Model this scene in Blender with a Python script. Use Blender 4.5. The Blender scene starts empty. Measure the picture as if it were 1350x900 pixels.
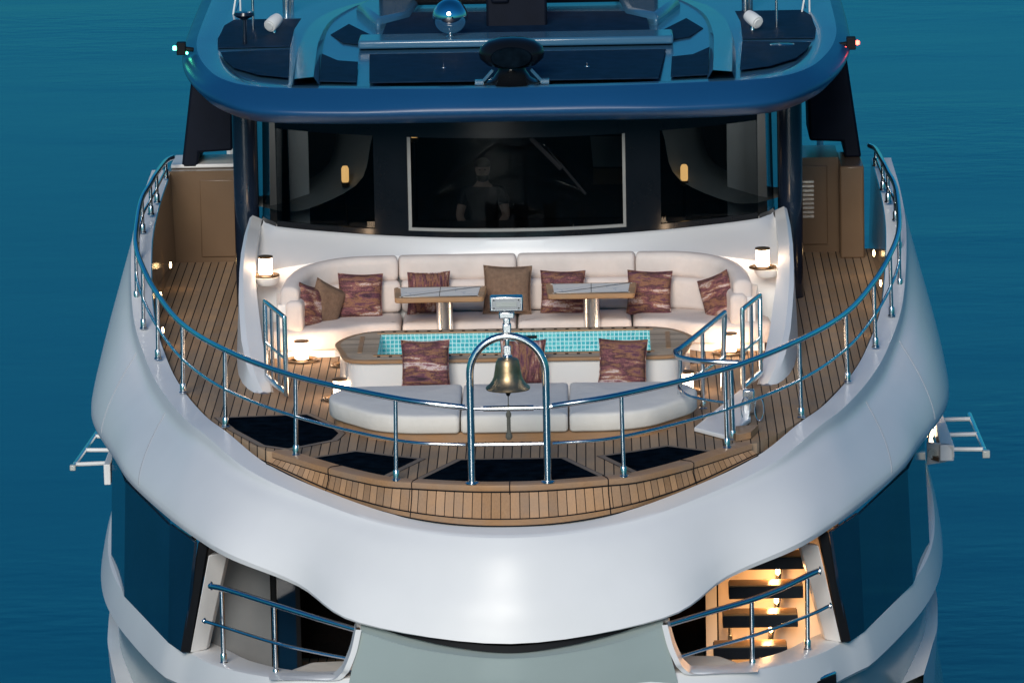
import bpy, bmesh, math, random
import numpy as np
from math import sin, cos, pi, radians, sqrt, atan2
from mathutils import Vector, Matrix
random.seed(4)
SC = bpy.context.scene
COL = SC.collection

# ------------------------------------------------------------------ camera
FPX = 8320.0
PITCH, ROLL, YAW = radians(10.5), radians(1.1), -0.0147834
CPOS = np.array([1.0, -64.0, 13.40166])
_f = np.array([sin(YAW)*cos(PITCH), cos(YAW)*cos(PITCH), -sin(PITCH)])
_r = np.cross(_f, [0, 0, 1.0]); _r /= np.linalg.norm(_r)
_u = np.cross(_r, _f)
CR = _r*cos(ROLL) - _u*sin(ROLL)
CU = _u*cos(ROLL) + _r*sin(ROLL)
cam = bpy.data.cameras.new('camera')
camo = bpy.data.objects.new('camera', cam); COL.objects.link(camo)
M = Matrix.Identity(4)
for i in range(3):
    M[i][0] = CR[i]; M[i][1] = CU[i]; M[i][2] = -_f[i]; M[i][3] = CPOS[i]
camo.matrix_world = M
cam.sensor_fit = 'HORIZONTAL'; cam.sensor_width = 36.0
cam.lens = 36.0*FPX/1350.0
cam.clip_start = 1.0; cam.clip_end = 20000.0
SC.camera = camo

def U(u, v, x=None, y=None, z=None):
    """point of the place seen at a position of the photograph, on a known plane"""
    d = _f + CR*(u-675.0)/FPX - CU*(v-450.0)/FPX
    k = (z-CPOS[2])/d[2] if z is not None else (y-CPOS[1])/d[1] if y is not None else (x-CPOS[0])/d[0]
    p = CPOS + d*k
    return (float(p[0]), float(p[1]), float(p[2]))

# ------------------------------------------------------------------ sky, sun, exposure
SUN_EL, SUN_AZ = radians(24), radians(188)      # low light from behind the camera
w = bpy.data.worlds.new('World'); SC.world = w; w.use_nodes = True
nt = w.node_tree; nt.nodes.clear()
sky = nt.nodes.new('ShaderNodeTexSky'); sky.sky_type = 'NISHITA'
sky.sun_disc = False; sky.sun_elevation = SUN_EL; sky.sun_rotation = SUN_AZ
sky.air_density = 1.6; sky.dust_density = 0.0; sky.ozone_density = 4.0
bg = nt.nodes.new('ShaderNodeBackground'); bg.inputs[1].default_value = 0.037
wo = nt.nodes.new('ShaderNodeOutputWorld')
tint = nt.nodes.new('ShaderNodeMix'); tint.data_type = 'RGBA'; tint.blend_type = 'MULTIPLY'
tint.inputs[0].default_value = 1.0; tint.inputs[7].default_value = (0.07, 0.60, 1.0, 1)      # the blue hour
nt.links.new(sky.outputs[0], tint.inputs[6]); nt.links.new(tint.outputs[2], bg.inputs[0]); nt.links.new(bg.outputs[0], wo.inputs[0])
sl = bpy.data.lights.new('sun', 'SUN'); sl.energy = 1.6; sl.angle = radians(24); sl.color = (1.0, 0.94, 0.85)
so = bpy.data.objects.new('sun', sl); COL.objects.link(so)
sd = Vector((sin(SUN_AZ)*cos(SUN_EL), cos(SUN_AZ)*cos(SUN_EL), sin(SUN_EL)))
so.rotation_euler = sd.to_track_quat('Z', 'Y').to_euler()
SC.view_settings.view_transform = 'Standard'; SC.view_settings.look = 'None'
SC.view_settings.exposure = 0.8; SC.view_settings.gamma = 1.0
SC.view_settings.use_curve_mapping = False
SC.cycles.max_bounces = 8; SC.cycles.use_denoising = True
SC.cycles.sample_clamp_indirect = 6.0

# ------------------------------------------------------------------ materials
MATS = {}
def new_mat(name):
    m = bpy.data.materials.new(name); m.use_nodes = True
    t = m.node_tree; b = t.nodes['Principled BSDF']
    MATS[name] = m
    return m, t, b
def N(t, typ, **kw):
    n = t.nodes.new(typ)
    for k, v in kw.items(): setattr(n, k, v)
    return n
def math_(t, op, a, b=None, c=None):
    n = N(t, 'ShaderNodeMath', operation=op)
    for i, s in enumerate((a, b, c)):
        if s is None: continue
        if isinstance(s, (int, float)): n.inputs[i].default_value = s
        else: t.links.new(s, n.inputs[i])
    return n.outputs[0]
def mixc(t, f, a, b, blend='MIX'):
    n = N(t, 'ShaderNodeMix', data_type='RGBA', blend_type=blend)
    for i, s in ((0, f), (6, a), (7, b)):
        if isinstance(s, (int, float)): n.inputs[i].default_value = s
        elif isinstance(s, tuple): n.inputs[i].default_value = (*s[:3], 1)
        else: t.links.new(s, n.inputs[i])
    return n.outputs[2]
def ramp(t, fac, stops, interp='LINEAR'):
    n = N(t, 'ShaderNodeValToRGB'); cr = n.color_ramp; cr.interpolation = interp
    while len(cr.elements) < len(stops): cr.elements.new(0.5)
    for e, (p, c) in zip(cr.elements, stops):
        e.position = p; e.color = (*c[:3], 1)
    t.links.new(fac, n.inputs[0]); return n.outputs[0]
def noise(t, vec, scale, detail=4, rough=0.55):
    n = N(t, 'ShaderNodeTexNoise'); n.inputs['Scale'].default_value = scale
    n.inputs['Detail'].default_value = detail; n.inputs['Roughness'].default_value = rough
    if vec is not None: t.links.new(vec, n.inputs['Vector'])
    return n.outputs['Fac']
def mapping(t, vec, scale=(1, 1, 1), loc=(0, 0, 0), rot=(0, 0, 0)):
    n = N(t, 'ShaderNodeMapping'); n.inputs['Scale'].default_value = scale
    n.inputs['Location'].default_value = loc; n.inputs['Rotation'].default_value = rot
    t.links.new(vec, n.inputs['Vector']); return n.outputs[0]
def bump(t, b, h, strength, dist=0.01):
    n = N(t, 'ShaderNodeBump'); n.inputs['Strength'].default_value = strength
    n.inputs['Distance'].default_value = dist
    t.links.new(h, n.inputs['Height']); t.links.new(n.outputs[0], b.inputs['Normal'])
def simple(name, col, rough=0.4, metal=0.0, var=0.06, scale=3.0, coat=0.0, bumpy=0.0, bscale=400.0, rvar=0.08, spec=0.5):
    m, t, b = new_mat(name)
    tc = N(t, 'ShaderNodeTexCoord').outputs['Object']
    f = noise(t, tc, scale)
    c0 = tuple(max(0, c*(1-var)) for c in col); c1 = tuple(min(1, c*(1+var)) for c in col)
    t.links.new(ramp(t, f, [(0.3, c0), (0.7, c1)]), b.inputs['Base Color'])
    f2 = noise(t, tc, scale*5)
    t.links.new(math_(t, 'MULTIPLY_ADD', f2, rvar, max(0.02, rough-rvar/2)), b.inputs['Roughness'])
    b.inputs['Metallic'].default_value = metal
    b.inputs['Specular IOR Level'].default_value = spec
    b.inputs['Coat Weight'].default_value = coat
    b.inputs['Coat Roughness'].default_value = 0.04
    if bumpy:
        hb_ = math_(t, 'ADD', math_(t, 'MULTIPLY', noise(t, tc, bscale, 2), 0.25), math_(t, 'MULTIPLY', noise(t, tc, 5.5, 3, .6), 3.0))
        bump(t, b, hb_, bumpy, 0.014)
    return m
gel = simple('white_gelcoat', (0.80, 0.80, 0.80), 0.34, var=0.03, scale=0.8, rvar=0.1, spec=0.35)
hullpaint = simple('grey_green_hull_paint', (0.36, 0.43, 0.42), 0.2, var=0.04, scale=0.8)
gelsoft = simple('white_panel', (0.74, 0.73, 0.72), 0.3, var=0.03, scale=1.2)
roofblue = simple('roof_paint', (0.045, 0.14, 0.235), 0.2, var=0.05, scale=0.7, coat=0.25)
browblue = simple('brow_paint', (0.008, 0.065, 0.17), 0.3, var=0.05, scale=0.5, spec=0.3)
panelblue = simple('roof_panel_paint', (0.006, 0.022, 0.05), 0.6, var=0.25, scale=6, spec=0.06)
navymatt = simple('navy_matt', (0.006, 0.009, 0.018), 0.55, var=0.15, spec=0.1)
navy = simple('navy_gloss', (0.008, 0.014, 0.028), 0.2, var=0.2, coat=0.3)
black = simple('black_gloss', (0.006, 0.007, 0.009), 0.15, var=0.1, spec=0.25)
blackm = simple('black_matt', (0.008, 0.009, 0.011), 0.6, var=0.1, spec=0.12)
chrome = simple('polished_steel', (0.74, 0.75, 0.76), 0.2, metal=1.0, var=0.05, scale=6, rvar=0.1)
hatchglass = simple('hatch_glass', (0.003, 0.007, 0.012), 0.12, var=0.5, scale=6, rvar=0.1, spec=0.0)
MATS['hatch_glass'].node_tree.nodes['Principled BSDF'].inputs['IOR'].default_value = 1.12
sideglass = simple('side_glass', (0.004, 0.022, 0.05), 0.05, var=0.2, scale=1, rvar=0.04)
fabric = simple('cream_fabric', (0.70, 0.61, 0.56), 0.9, var=0.05, scale=5, bumpy=0.25, bscale=260)
padfab = simple('sunpad_fabric', (0.80, 0.76, 0.70), 0.9, var=0.04, scale=4, bumpy=0.25, bscale=260)
brownfab = simple('brown_fabric', (0.19, 0.115, 0.075), 0.9, var=0.18, scale=30, bumpy=0.4, bscale=300)
tan = simple('tan_lacquer', (0.165, 0.104, 0.062), 0.25, var=0.06, scale=2)
darktan = simple('inner_bulwark', (0.13, 0.085, 0.055), 0.14, var=0.15, scale=2, coat=0.3)
bronze = simple('bell_bronze', (0.40, 0.29, 0.17), 0.42, metal=1.0, var=0.4, scale=7, rvar=0.3)
rope = simple('rope', (0.10, 0.10, 0.085), 0.9, var=0.3, scale=60, bumpy=0.5, bscale=200)
skin = simple('skin', (0.45, 0.27, 0.2), 0.55)
hairm = simple('hair', (0.02, 0.014, 0.01), 0.6, bumpy=0.5)
shirtm = simple('dark_shirt', (0.012, 0.013, 0.016), 0.85, bumpy=0.3)
whitep = simple('white_plastic', (0.72, 0.73, 0.72), 0.4)
brass = simple('dark_bronze', (0.16, 0.105, 0.06), 0.35, metal=0.6)
treadblack = simple('tread_edge', (0.007, 0.011, 0.018), 0.45, spec=0.15)
greyglass = simple('floodlight_lens', (0.45, 0.47, 0.44), 0.12)
cabin = simple('cabin_lining', (0.25, 0.26, 0.25), 0.6)
framegrey = simple('window_frame_paint', (0.24, 0.24, 0.23), 0.4)
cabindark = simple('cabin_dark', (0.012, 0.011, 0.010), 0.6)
leather = simple('dark_leather', (0.02, 0.02, 0.022), 0.5)

def emit(name, col, strength):
    m, t, b = new_mat(name)
    b.inputs['Base Color'].default_value = (*col, 1)
    b.inputs['Emission Color'].default_value = (*col, 1)
    b.inputs['Emission Strength'].default_value = strength
    return m
lampglow = emit('lantern_glow', (1.0, 0.70, 0.45), 14.0)
deckglow = emit('deck_light_glow', (1.0, 0.66, 0.3), 12.0)
reflectionglow = emit('reflection_glow', (1.0, 0.5, 0.16), 1.6)  # glow of the capsules that stand in for lantern reflections
stripglow = emit('stair_glow', (1.0, 0.6, 0.25), 16.0)
greenglow = emit('green_glow', (0.1, 1.0, 0.5), 6.0)
redglow = emit('red_glow', (1.0, 0.06, 0.04), 8.0)
poolglow = emit('pool_lamp_glow', (0.55, 0.95, 1.0), 6.0)

def teak(name, axis, width=0.095, caulk=0.1, base=(0.34, 0.225, 0.145), uv=False, lines=True, gloss=0.85, grey=0.0):
    m, t, b = new_mat(name)
    tcn = N(t, 'ShaderNodeTexCoord'); tc = tcn.outputs['UV' if uv else 'Object']
    sp = N(t, 'ShaderNodeSeparateXYZ'); t.links.new(tc, sp.inputs[0])
    c = sp.outputs['XYZ'.index(axis)]
    q = math_(t, 'DIVIDE', c, width)
    idx = math_(t, 'FLOOR', q); fr = math_(t, 'FRACT', q)
    wn = N(t, 'ShaderNodeTexWhiteNoise', noise_dimensions='1D'); t.links.new(idx, wn.inputs['W'])
    s = {'X': (60, 3, 40), 'Y': (3, 60, 40), 'Z': (40, 3, 60)}[axis]
    g = noise(t, mapping(t, tcn.outputs['Object'], s), 1.0, 5, 0.65)
    f = math_(t, 'ADD', math_(t, 'MULTIPLY', wn.outputs['Value'], 0.6), math_(t, 'MULTIPLY_ADD', g, 0.6, -0.05))
    lo = tuple(x*0.62 for x in base); hi = tuple(min(1, x*1.3) for x in base)
    colr = ramp(t, f, [(0.1, lo), (0.55, base), (0.95, hi)])
    st = noise(t, tcn.outputs['Object'], 2.2, 3)
    colr = mixc(t, math_(t, 'MULTIPLY', ramp(t, st, [(0.35, (0, 0, 0)), (0.7, (1, 1, 1))]), 0.42), colr, (0.27, 0.235, 0.205))
    if lines:
        ln = math_(t, 'LESS_THAN', fr, caulk)
        colr = mixc(t, ln, colr, (0.012, 0.011, 0.011))
        bump(t, b, math_(t, 'SUBTRACT', 1.0, ln), 0.4, 0.004)
    t.links.new(colr, b.inputs['Base Color']); b.inputs['Roughness'].default_value = gloss; b.inputs['Specular IOR Level'].default_value = 0.12
    return m
teakdeck = teak('teak_deck', 'X', 0.098, 0.12, (0.42, 0.275, 0.165))
teakskirt = teak('teak_skirt', 'X', 0.098, 0.085, (0.50, 0.285, 0.15), uv=True)
teaktrim = teak('teak_trim', 'Y', 3.0, 0.0, (0.50, 0.28, 0.14), lines=False, gloss=0.4)
teakmargin = teak('teak_margin', 'Y', 3.0, 0.0, (0.31, 0.235, 0.18), lines=False)
teakpool = teak('teak_pool_top', 'Y', 0.11, 0.05, (0.60, 0.45, 0.31))
teaktread = teak('teak_tread', 'Y', 3.0, 0, (0.42, 0.22, 0.08), lines=False, gloss=0.35)

def stripe_fabric(name):
    m, t, b = new_mat(name)
    tcn = N(t, 'ShaderNodeTexCoord'); tc = tcn.outputs['Object']
    oi = N(t, 'ShaderNodeObjectInfo')
    rnd = math_(t, 'MULTIPLY', oi.outputs['Random'], 37.0)
    cmb = N(t, 'ShaderNodeCombineXYZ'); t.links.new(rnd, cmb.inputs[0]); t.links.new(rnd, cmb.inputs[2])
    va = N(t, 'ShaderNodeVectorMath', operation='ADD'); t.links.new(tc, va.inputs[0]); t.links.new(cmb.outputs[0], va.inputs[1])
    v = va.outputs[0]
    n1 = noise(t, mapping(t, v, (1.5, 1, 7.5)), 1.0, 4, 0.55)
    n2 = noise(t, mapping(t, v, (5, 1, 24), (3, 1, 2)), 1.0, 5, 0.65)
    n3 = noise(t, mapping(t, v, (60, 60, 60)), 1.0, 2, 0.6)
    f = math_(t, 'ADD', math_(t, 'MULTIPLY', n1, 1.15), math_(t, 'MULTIPLY', n2, 0.35))
    f = math_(t, 'SUBTRACT', f, 0.25)
    f = math_(t, 'MULTIPLY_ADD', math_(t, 'SUBTRACT', n3, 0.5), 0.16, f)
    c = ramp(t, f, [(0.22, (0.03, 0.012, 0.02)), (0.34, (0.13, 0.045, 0.07)), (0.41, (0.27, 0.125, 0.065)),
                    (0.47, (0.07, 0.025, 0.035)), (0.53, (0.20, 0.07, 0.08)), (0.58, (0.34, 0.175, 0.10)), (0.63, (0.62, 0.50, 0.48)),
                    (0.69, (0.28, 0.12, 0.13)), (0.78, (0.09, 0.03, 0.05))])
    t.links.new(c, b.inputs['Base Color']); b.inputs['Roughness'].default_value = 0.85
    bump(t, b, n3, 0.3, 0.004)
    return m
stripefab = stripe_fabric('striped_fabric')

def marble():
    m, t, b = new_mat('marble')
    tc = N(t, 'ShaderNodeTexCoord').outputs['Object']
    d = noise(t, tc, 3.0, 5)
    vv = N(t, 'ShaderNodeTexVoronoi', feature='DISTANCE_TO_EDGE'); vv.inputs['Scale'].default_value = 1.6
    mx = N(t, 'ShaderNodeVectorMath', operation='MULTIPLY_ADD')
    cmb = N(t, 'ShaderNodeCombineXYZ'); t.links.new(d, cmb.inputs[0]); t.links.new(d, cmb.inputs[1])
    t.links.new(cmb.outputs[0], mx.inputs[0]); mx.inputs[1].default_value = (0.8, 0.8, 0); t.links.new(tc, mx.inputs[2])
    t.links.new(mx.outputs[0], vv.inputs['Vector'])
    c = ramp(t, vv.outputs['Distance'], [(0.0, (0.45, 0.45, 0.46)), (0.008, (0.76, 0.76, 0.75)), (0.06, (0.90, 0.86, 0.80))])
    t.links.new(c, b.inputs['Base Color']); b.inputs['Roughness'].default_value = 0.75; b.inputs['Specular IOR Level'].default_value = 0.05
    return m
marblem = marble()

def tiles():
    m, t, b = new_mat('pool_mosaic')
    tc = N(t, 'ShaderNodeTexCoord').outputs['Object']
    sp = N(t, 'ShaderNodeSeparateXYZ'); t.links.new(tc, sp.inputs[0])
    xy = math_(t, 'ADD', sp.outputs[0], sp.outputs[1])
    xy = math_(t, 'MULTIPLY_ADD', noise(t, mapping(t, tc, (9, 9, 26)), 1.0, 2), 0.022, xy)
    S = 0.047
    qx = math_(t, 'DIVIDE', xy, S); qz = math_(t, 'DIVIDE', sp.outputs[2], S)
    fx = math_(t, 'FRACT', qx); fz = math_(t, 'FRACT', qz)
    g = math_(t, 'MAXIMUM', math_(t, 'LESS_THAN', fx, 0.2), math_(t, 'LESS_THAN', fz, 0.2))
    cmb = N(t, 'ShaderNodeCombineXYZ')
    t.links.new(math_(t, 'FLOOR', qx), cmb.inputs[0]); t.links.new(math_(t, 'FLOOR', qz), cmb.inputs[1])
    wn = N(t, 'ShaderNodeTexWhiteNoise', noise_dimensions='2D'); t.links.new(cmb.outputs[0], wn.inputs['Vector'])
    c = ramp(t, wn.outputs['Value'], [(0, (0.04, 0.33, 0.38)), (0.5, (0.07, 0.42, 0.47)), (1, (0.14, 0.52, 0.52))])
    c = mixc(t, g, c, (0.55, 0.75, 0.73))
    t.links.new(c, b.inputs['Base Color']); b.inputs['Roughness'].default_value = 0.2
    return m
tilem = tiles()

def glass_mat(name, tint, refl=0.9):
    m = bpy.data.materials.new(name); m.use_nodes = True; t = m.node_tree; t.nodes.clear()
    MATS[name] = m
    tr = N(t, 'ShaderNodeBsdfTransparent')
    tc = N(t, 'ShaderNodeTexCoord').outputs['Object']
    f = noise(t, tc, 0.6)
    t.links.new(ramp(t, f, [(0.3, tuple(x*0.9 for x in tint)), (0.7, tint)]), tr.inputs['Color'])
    gl = N(t, 'ShaderNodeBsdfGlossy'); gl.inputs['Roughness'].default_value = 0.02
    gl.inputs['Color'].default_value = (refl, refl, refl, 1)
    fr = N(t, 'ShaderNodeFresnel'); fr.inputs['IOR'].default_value = 1.5
    mx = N(t, 'ShaderNodeMixShader'); t.links.new(fr.outputs[0], mx.inputs[0])
    t.links.new(tr.outputs[0], mx.inputs[1]); t.links.new(gl.outputs[0], mx.inputs[2])
    o = N(t, 'ShaderNodeOutputMaterial'); t.links.new(mx.outputs[0], o.inputs[0])
    return m
bridgeglass = glass_mat('bridge_glass', (0.52, 0.57, 0.6), 0.14)

def water_mat():
    m, t, b = new_mat('sea_water')
    tc = N(t, 'ShaderNodeTexCoord').outputs['Object']
    big = noise(t, mapping(t, tc, (0.02, 0.03, 1)), 1.0, 3)
    c = ramp(t, big, [(0.3, (0.0, 0.034, 0.07)), (0.7, (0.0, 0.06, 0.115))])
    t.links.new(c, b.inputs['Base Color'])
    b.inputs['IOR'].default_value = 1.33
    b.inputs['Specular Tint'].default_value = (0.12, 0.75, 1.0, 1)
    b.inputs['Roughness'].default_value = 0.17
    h1 = noise(t, mapping(t, tc, (0.12, 0.3, 1)), 1.0, 4, 0.55)
    h2 = noise(t, mapping(t, tc, (1.6, 3.2, 1), (7, 3, 0)), 1.0, 3, 0.5)
    paw = noise(t, mapping(t, tc, (0.035, 0.09, 1), (2, 1, 0)), 1.0, 2)
    pw = ramp(t, paw, [(0.45, (0.25, 0.25, 0.25)), (0.62, (1, 1, 1))])
    h = math_(t, 'MULTIPLY', math_(t, 'ADD', h1, math_(t, 'MULTIPLY', h2, 0.22)), pw)
    bump(t, b, h, 0.07, 0.6)
    return m
seam = water_mat()

# ------------------------------------------------------------------ mesh helpers
def cr(p0, p1, p2, p3, t):
    return 0.5*((2*p1) + (-p0+p2)*t + (2*p0-5*p1+4*p2-p3)*t*t + (-p0+3*p1-3*p2+p3)*t**3)
def spline(pts, n):
    """n points along a Catmull-Rom curve, uniform in knot index"""
    P = [np.array(p, float) for p in pts]
    P = [2*P[0]-P[1]] + P + [2*P[-1]-P[-2]]
    K = len(pts)-1; out = []
    for i in range(n):
        s = i/(n-1)*K; k = min(int(s), K-1); t = s-k
        out.append(cr(P[k], P[k+1], P[k+2], P[k+3], t))
    return out
def symspline(pts, n):
    """the same for a half curve that starts on the centre line, smooth across it"""
    full = [(-p[0], p[1], p[2]) for p in pts[:0:-1]]+[tuple(p) for p in pts]
    return spline(full, 2*n-1)[n-1:]
def even(pts, n, closed=False):
    P = [np.array(p, float) for p in pts]
    if closed: P = P+[P[0]]
    L = [0]
    for a, b in zip(P, P[1:]): L.append(L[-1]+np.linalg.norm(b-a))
    out = []
    m = n if closed else n-1
    for i in range(n):
        s = L[-1]*i/m; k = 0
        while k < len(L)-2 and L[k+1] < s: k += 1
        t = (s-L[k])/max(1e-9, L[k+1]-L[k]); out.append(P[k]*(1-t)+P[k+1]*t)
    return out
def mirror_curve(pts):
    """a half curve from the centre line aft (x >= 0) made whole, left to right"""
    L = [np.array((-p[0], p[1], p[2])) for p in pts[::-1]]
    R = [np.array(p) for p in pts]
    return L[:-1]+R if abs(pts[0][0]) < 1e-6 else L+R
def mx(p): return (-p[0], p[1], p[2])

class MB:
    def __init__(s): s.v = []; s.f = []; s.uv = {}
    def add(s, vs, fs):
        o = len(s.v); s.v += [tuple(map(float, p)) for p in vs]; s.f += [tuple(i+o for i in f) for f in fs]; return s
    def grid(s, rows, close_u=False, close_v=False):
        R = len(rows); Cn = len(rows[0]); vs = [p for r in rows for p in r]; fs = []
        for i in range(R-1+(1 if close_v else 0)):
            for j in range(Cn-1+(1 if close_u else 0)):
                a = i*Cn+j; b = i*Cn+(j+1) % Cn; c = ((i+1) % R)*Cn+(j+1) % Cn; d = ((i+1) % R)*Cn+j
                fs.append((a, b, c, d))
        return s.add(vs, fs)
    def box(s, c, size, rz=0.0, rx=0.0):
        m = Matrix.Rotation(rz, 3, 'Z') @ Matrix.Rotation(rx, 3, 'X')
        vs = []
        for dz in (-.5, .5):
            for dx, dy in ((-.5, -.5), (.5, -.5), (.5, .5), (-.5, .5)):
                q = m @ Vector((dx*size[0], dy*size[1], dz*size[2])); vs.append((c[0]+q.x, c[1]+q.y, c[2]+q.z))
        return s.add(vs, [(0, 3, 2, 1), (4, 5, 6, 7), (0, 1, 5, 4), (1, 2, 6, 5), (2, 3, 7, 6), (3, 0, 4, 7)])
    def prism(s, poly, z0, z1):
        n = len(poly)
        a = [(p[0], p[1], z0 if len(p) < 3 else p[2]+z0) for p in poly]; b = [(p[0], p[1], z1 if len(p) < 3 else p[2]+z1) for p in poly]
        return s.add(a+b, [tuple(range(n-1, -1, -1)), tuple(range(n, 2*n))] + [(i, (i+1) % n, n+(i+1) % n, n+i) for i in range(n)])
    def slab(s, quad, d):
        """a polygon in space given the thickness vector d"""
        n = len(quad); d = np.array(d, float)
        a = [np.array(p, float) for p in quad]; b = [p+d for p in a]
        return s.add(a+b, [tuple(range(n-1, -1, -1)), tuple(range(n, 2*n))] + [(i, (i+1) % n, n+(i+1) % n, n+i) for i in range(n)])
    def tube(s, pts, r, seg=10, closed=False, caps=True):
        P = [Vector(p) for p in pts]; n = len(P); rows = []
        up = None
        for i in range(n):
            if closed: t = P[(i+1) % n]-P[i-1]
            else: t = P[min(i+1, n-1)]-P[max(i-1, 0)]
            t.normalize()
            if up is None:
                up = Vector((0, 0, 1)) if abs(t.z) < .9 else Vector((1, 0, 0))
            a = t.cross(up)
            if a.length < 1e-4: a = t.cross(Vector((0, 1, 0)))
            a.normalize(); up = a.cross(t).normalized()
            rr = r[i] if isinstance(r, (list, tuple)) else r
            rows.append([P[i]+(a*cos(2*pi*k/seg)+up*sin(2*pi*k/seg))*rr for k in range(seg)])
        o = len(s.v); s.grid(rows, close_u=True, close_v=closed)
        if caps and not closed:
            s.f.append(tuple(o+k for k in range(seg))[::-1]); s.f.append(tuple(o+(n-1)*seg+k for k in range(seg)))
        return s
    def lathe(s, prof, c=(0, 0, 0), seg=32, axis='Z', sy=1.0):
        rows = []
        for r, h in prof:
            row = []
            for k in range(seg):
                a = 2*pi*k/seg; q = (r*cos(a), r*sin(a)*sy, h)
                if axis == 'Y': q = (q[0], q[2], q[1])
                if axis == 'X': q = (q[2], q[0], q[1])
                row.append((c[0]+q[0], c[1]+q[1], c[2]+q[2]))
            rows.append(row)
        o = len(s.v); s.grid(rows, close_u=True)
        if prof[0][0] > 1e-5: s.f.append(tuple(o+k for k in range(seg))[::-1])
        if prof[-1][0] > 1e-5: s.f.append(tuple(o+(len(prof)-1)*seg+k for k in range(seg)))
        return s
    def build(s, name, mat, parent=None, smooth=True, bevel=0.0, seg=2, angle=40, uvs=None, loc=None):
        me = bpy.data.meshes.new(name)
        off = np.array((0, 0, 0.0))
        if parent is not None:
            p = parent
            while p is not None: off = off+np.array(p.location); p = p.parent
        if loc is not None: off = np.array(loc, float)
        me.from_pydata([tuple(np.array(p)-off) for p in s.v], [], s.f)
        bm = bmesh.new(); bm.from_mesh(me)
        bmesh.ops.remove_doubles(bm, verts=bm.verts, dist=1e-5)
        bmesh.ops.recalc_face_normals(bm, faces=bm.faces)
        bm.to_mesh(me); bm.free()
        me.materials.append(mat)
        o = bpy.data.objects.new(name, me); COL.objects.link(o)
        if parent is not None: o.parent = parent
        if loc is not None: o.location = loc
        if smooth:
            me.shade_smooth()
            if hasattr(me, 'set_sharp_from_angle'): me.set_sharp_from_angle(angle=radians(angle))
        if bevel:
            b = o.modifiers.new('bevel', 'BEVEL'); b.width = bevel; b.segments = seg; b.limit_method = 'ANGLE'; b.angle_limit = radians(35)
            b.harden_normals = False
        return o

def thing(name, label, cat, loc=(0, 0, 0), group=None, rz=0.0):
    o = bpy.data.objects.new(name, None); COL.objects.link(o)
    o.location = loc; o.rotation_euler = (0, 0, rz); o.empty_display_size = 0.1
    return tag(o, label, cat, group)
def tag(o, label=None, cat=None, group=None, kind=None):
    if label: o['label'] = label
    if cat: o['category'] = cat
    if group: o['group'] = group
    if kind: o['kind'] = kind
    return o
def copy_tree(o, parent=None):
    c = o.copy(); COL.objects.link(c)
    if parent is not None: c.parent = parent
    for ch in list(o.children): copy_tree(ch, c)
    return c

# ------------------------------------------------------------------ sea
g = MB(); W0 = 6000
g.add([(-W0, -400, -6.2), (W0, -400, -6.2), (W0, 2*W0, -6.2), (-W0, 2*W0, -6.2)], [(0, 1, 2, 3)])
tag(g.build('water', seam), kind='structure')

# ------------------------------------------------------------------ the yacht: hull and decks
Y = thing('yacht', 'large white motor yacht seen bow on with its teak foredeck lounge and dark bridge windows', 'yacht', (0, 5, -6))

# inner edge of the bulwark (A) and lower edge of the white brow (E), centre line to aft
A = [(0, -.21, -.37), (1.03, .24, -.36), (1.88, 1.03, -.25), (2.6, 1.97, -.12), (3.1, 3.16, 0), (3.41, 4.16, 0), (3.76, 5.69, .02),
     (4.02, 7.1, .1), (4.26, 8.6, .35), (4.40, 10.5, .8), (4.43, 12.3, 1.0), (4.40, 14.3, 1.15)]
Eg = [(0, -.88, -1.45)]+[(abs(p[0]), p[1], p[2]) for p in (U(474, 820, z=-1.3), U(392, 768, z=-1.06), U(303, 730, z=-.87), U(257, 703, z=-.80), U(217, 673, z=-.76),
      U(170, 630, z=-.73), U(150, 600, z=-.73))]+[(4.97, 8.0, -.78), (5.11, 10.5, -1.0), (5.06, 12.5, -1.25), (4.93, 14.6, -1.5)]
def normals(c):
    out = []
    for i in range(len(c)):
        a = np.array(c[max(i-1, 0)][:2]); b = np.array(c[min(i+1, len(c)-1)][:2])
        if i == 0: a = np.array((-c[1][0], c[1][1]))
        t = b-a; t /= np.linalg.norm(t); out.append(np.array((t[1], -t[0], 0)))
    return out
nA = normals(A)
rails = [[] for _ in range(9)]
for k in range(len(A)):
    a = np.array(A[k]); e = np.array(Eg[k]); n = nA[k]; d = e-a
    st = (lambda q: q*q*(3-2*q))(min(1.0, k/6.5))          # the cap with its step fades out towards the bow
    bul = 0.17 if k < 5 else 0.2
    on = n*(0.55+.3*st)+np.array((0, 0, .85-.4*st))
    flat = a+n*.24+np.array((0, 0, -.05*(1-st)))
    b2 = flat+n*.035+np.array((0, 0, -.025-.15*st))
    dd = e-b2
    rails[0].append(a); rails[1].append(flat); rails[2].append(b2)
    rails[3].append(b2+dd*.20+on*(.045*(1-st))+n*.035*st)
    rails[4].append(b2+dd*.48+on*(.05-.02*st)+n*.035*st)
    rails[5].append(b2+dd*.72+on*(.05-.02*st)+n*.035*st)
    rails[6].append(b2+dd*.90+on*.02+n*.02*st)
    rails[7].append(e)
    rails[8].append(e-n*.015+np.array((0, 0, -.06*min(1, k/3))))
nu = 67
R = [symspline(r, nu) for r in rails]
rows = []
sec = []
for i in range(nu):
    q = [R[0][i], R[1][i]]
    top = [R[0][i]*(1-t)+R[1][i]*t for t in (0, .25, .5, .75, 1.0)]
    mid = spline([R[1][i]+(R[2][i]-R[1][i])*.12, R[2][i], R[3][i], R[4][i], R[5][i], R[6][i], R[7][i]], 26)
    low = [R[7][i]*(1-t)+R[8][i]*t for t in (.5, 1)]
    n2 = R[8][i]-R[7][i]; n2[2] = 0
    low.append(R[8][i]+n2/max(1e-6, np.linalg.norm(n2))*.35)
    sec.append(top+mid+low)
half = [[sec[i][j] for i in range(nu)] for j in range(len(sec[0]))]
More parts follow.
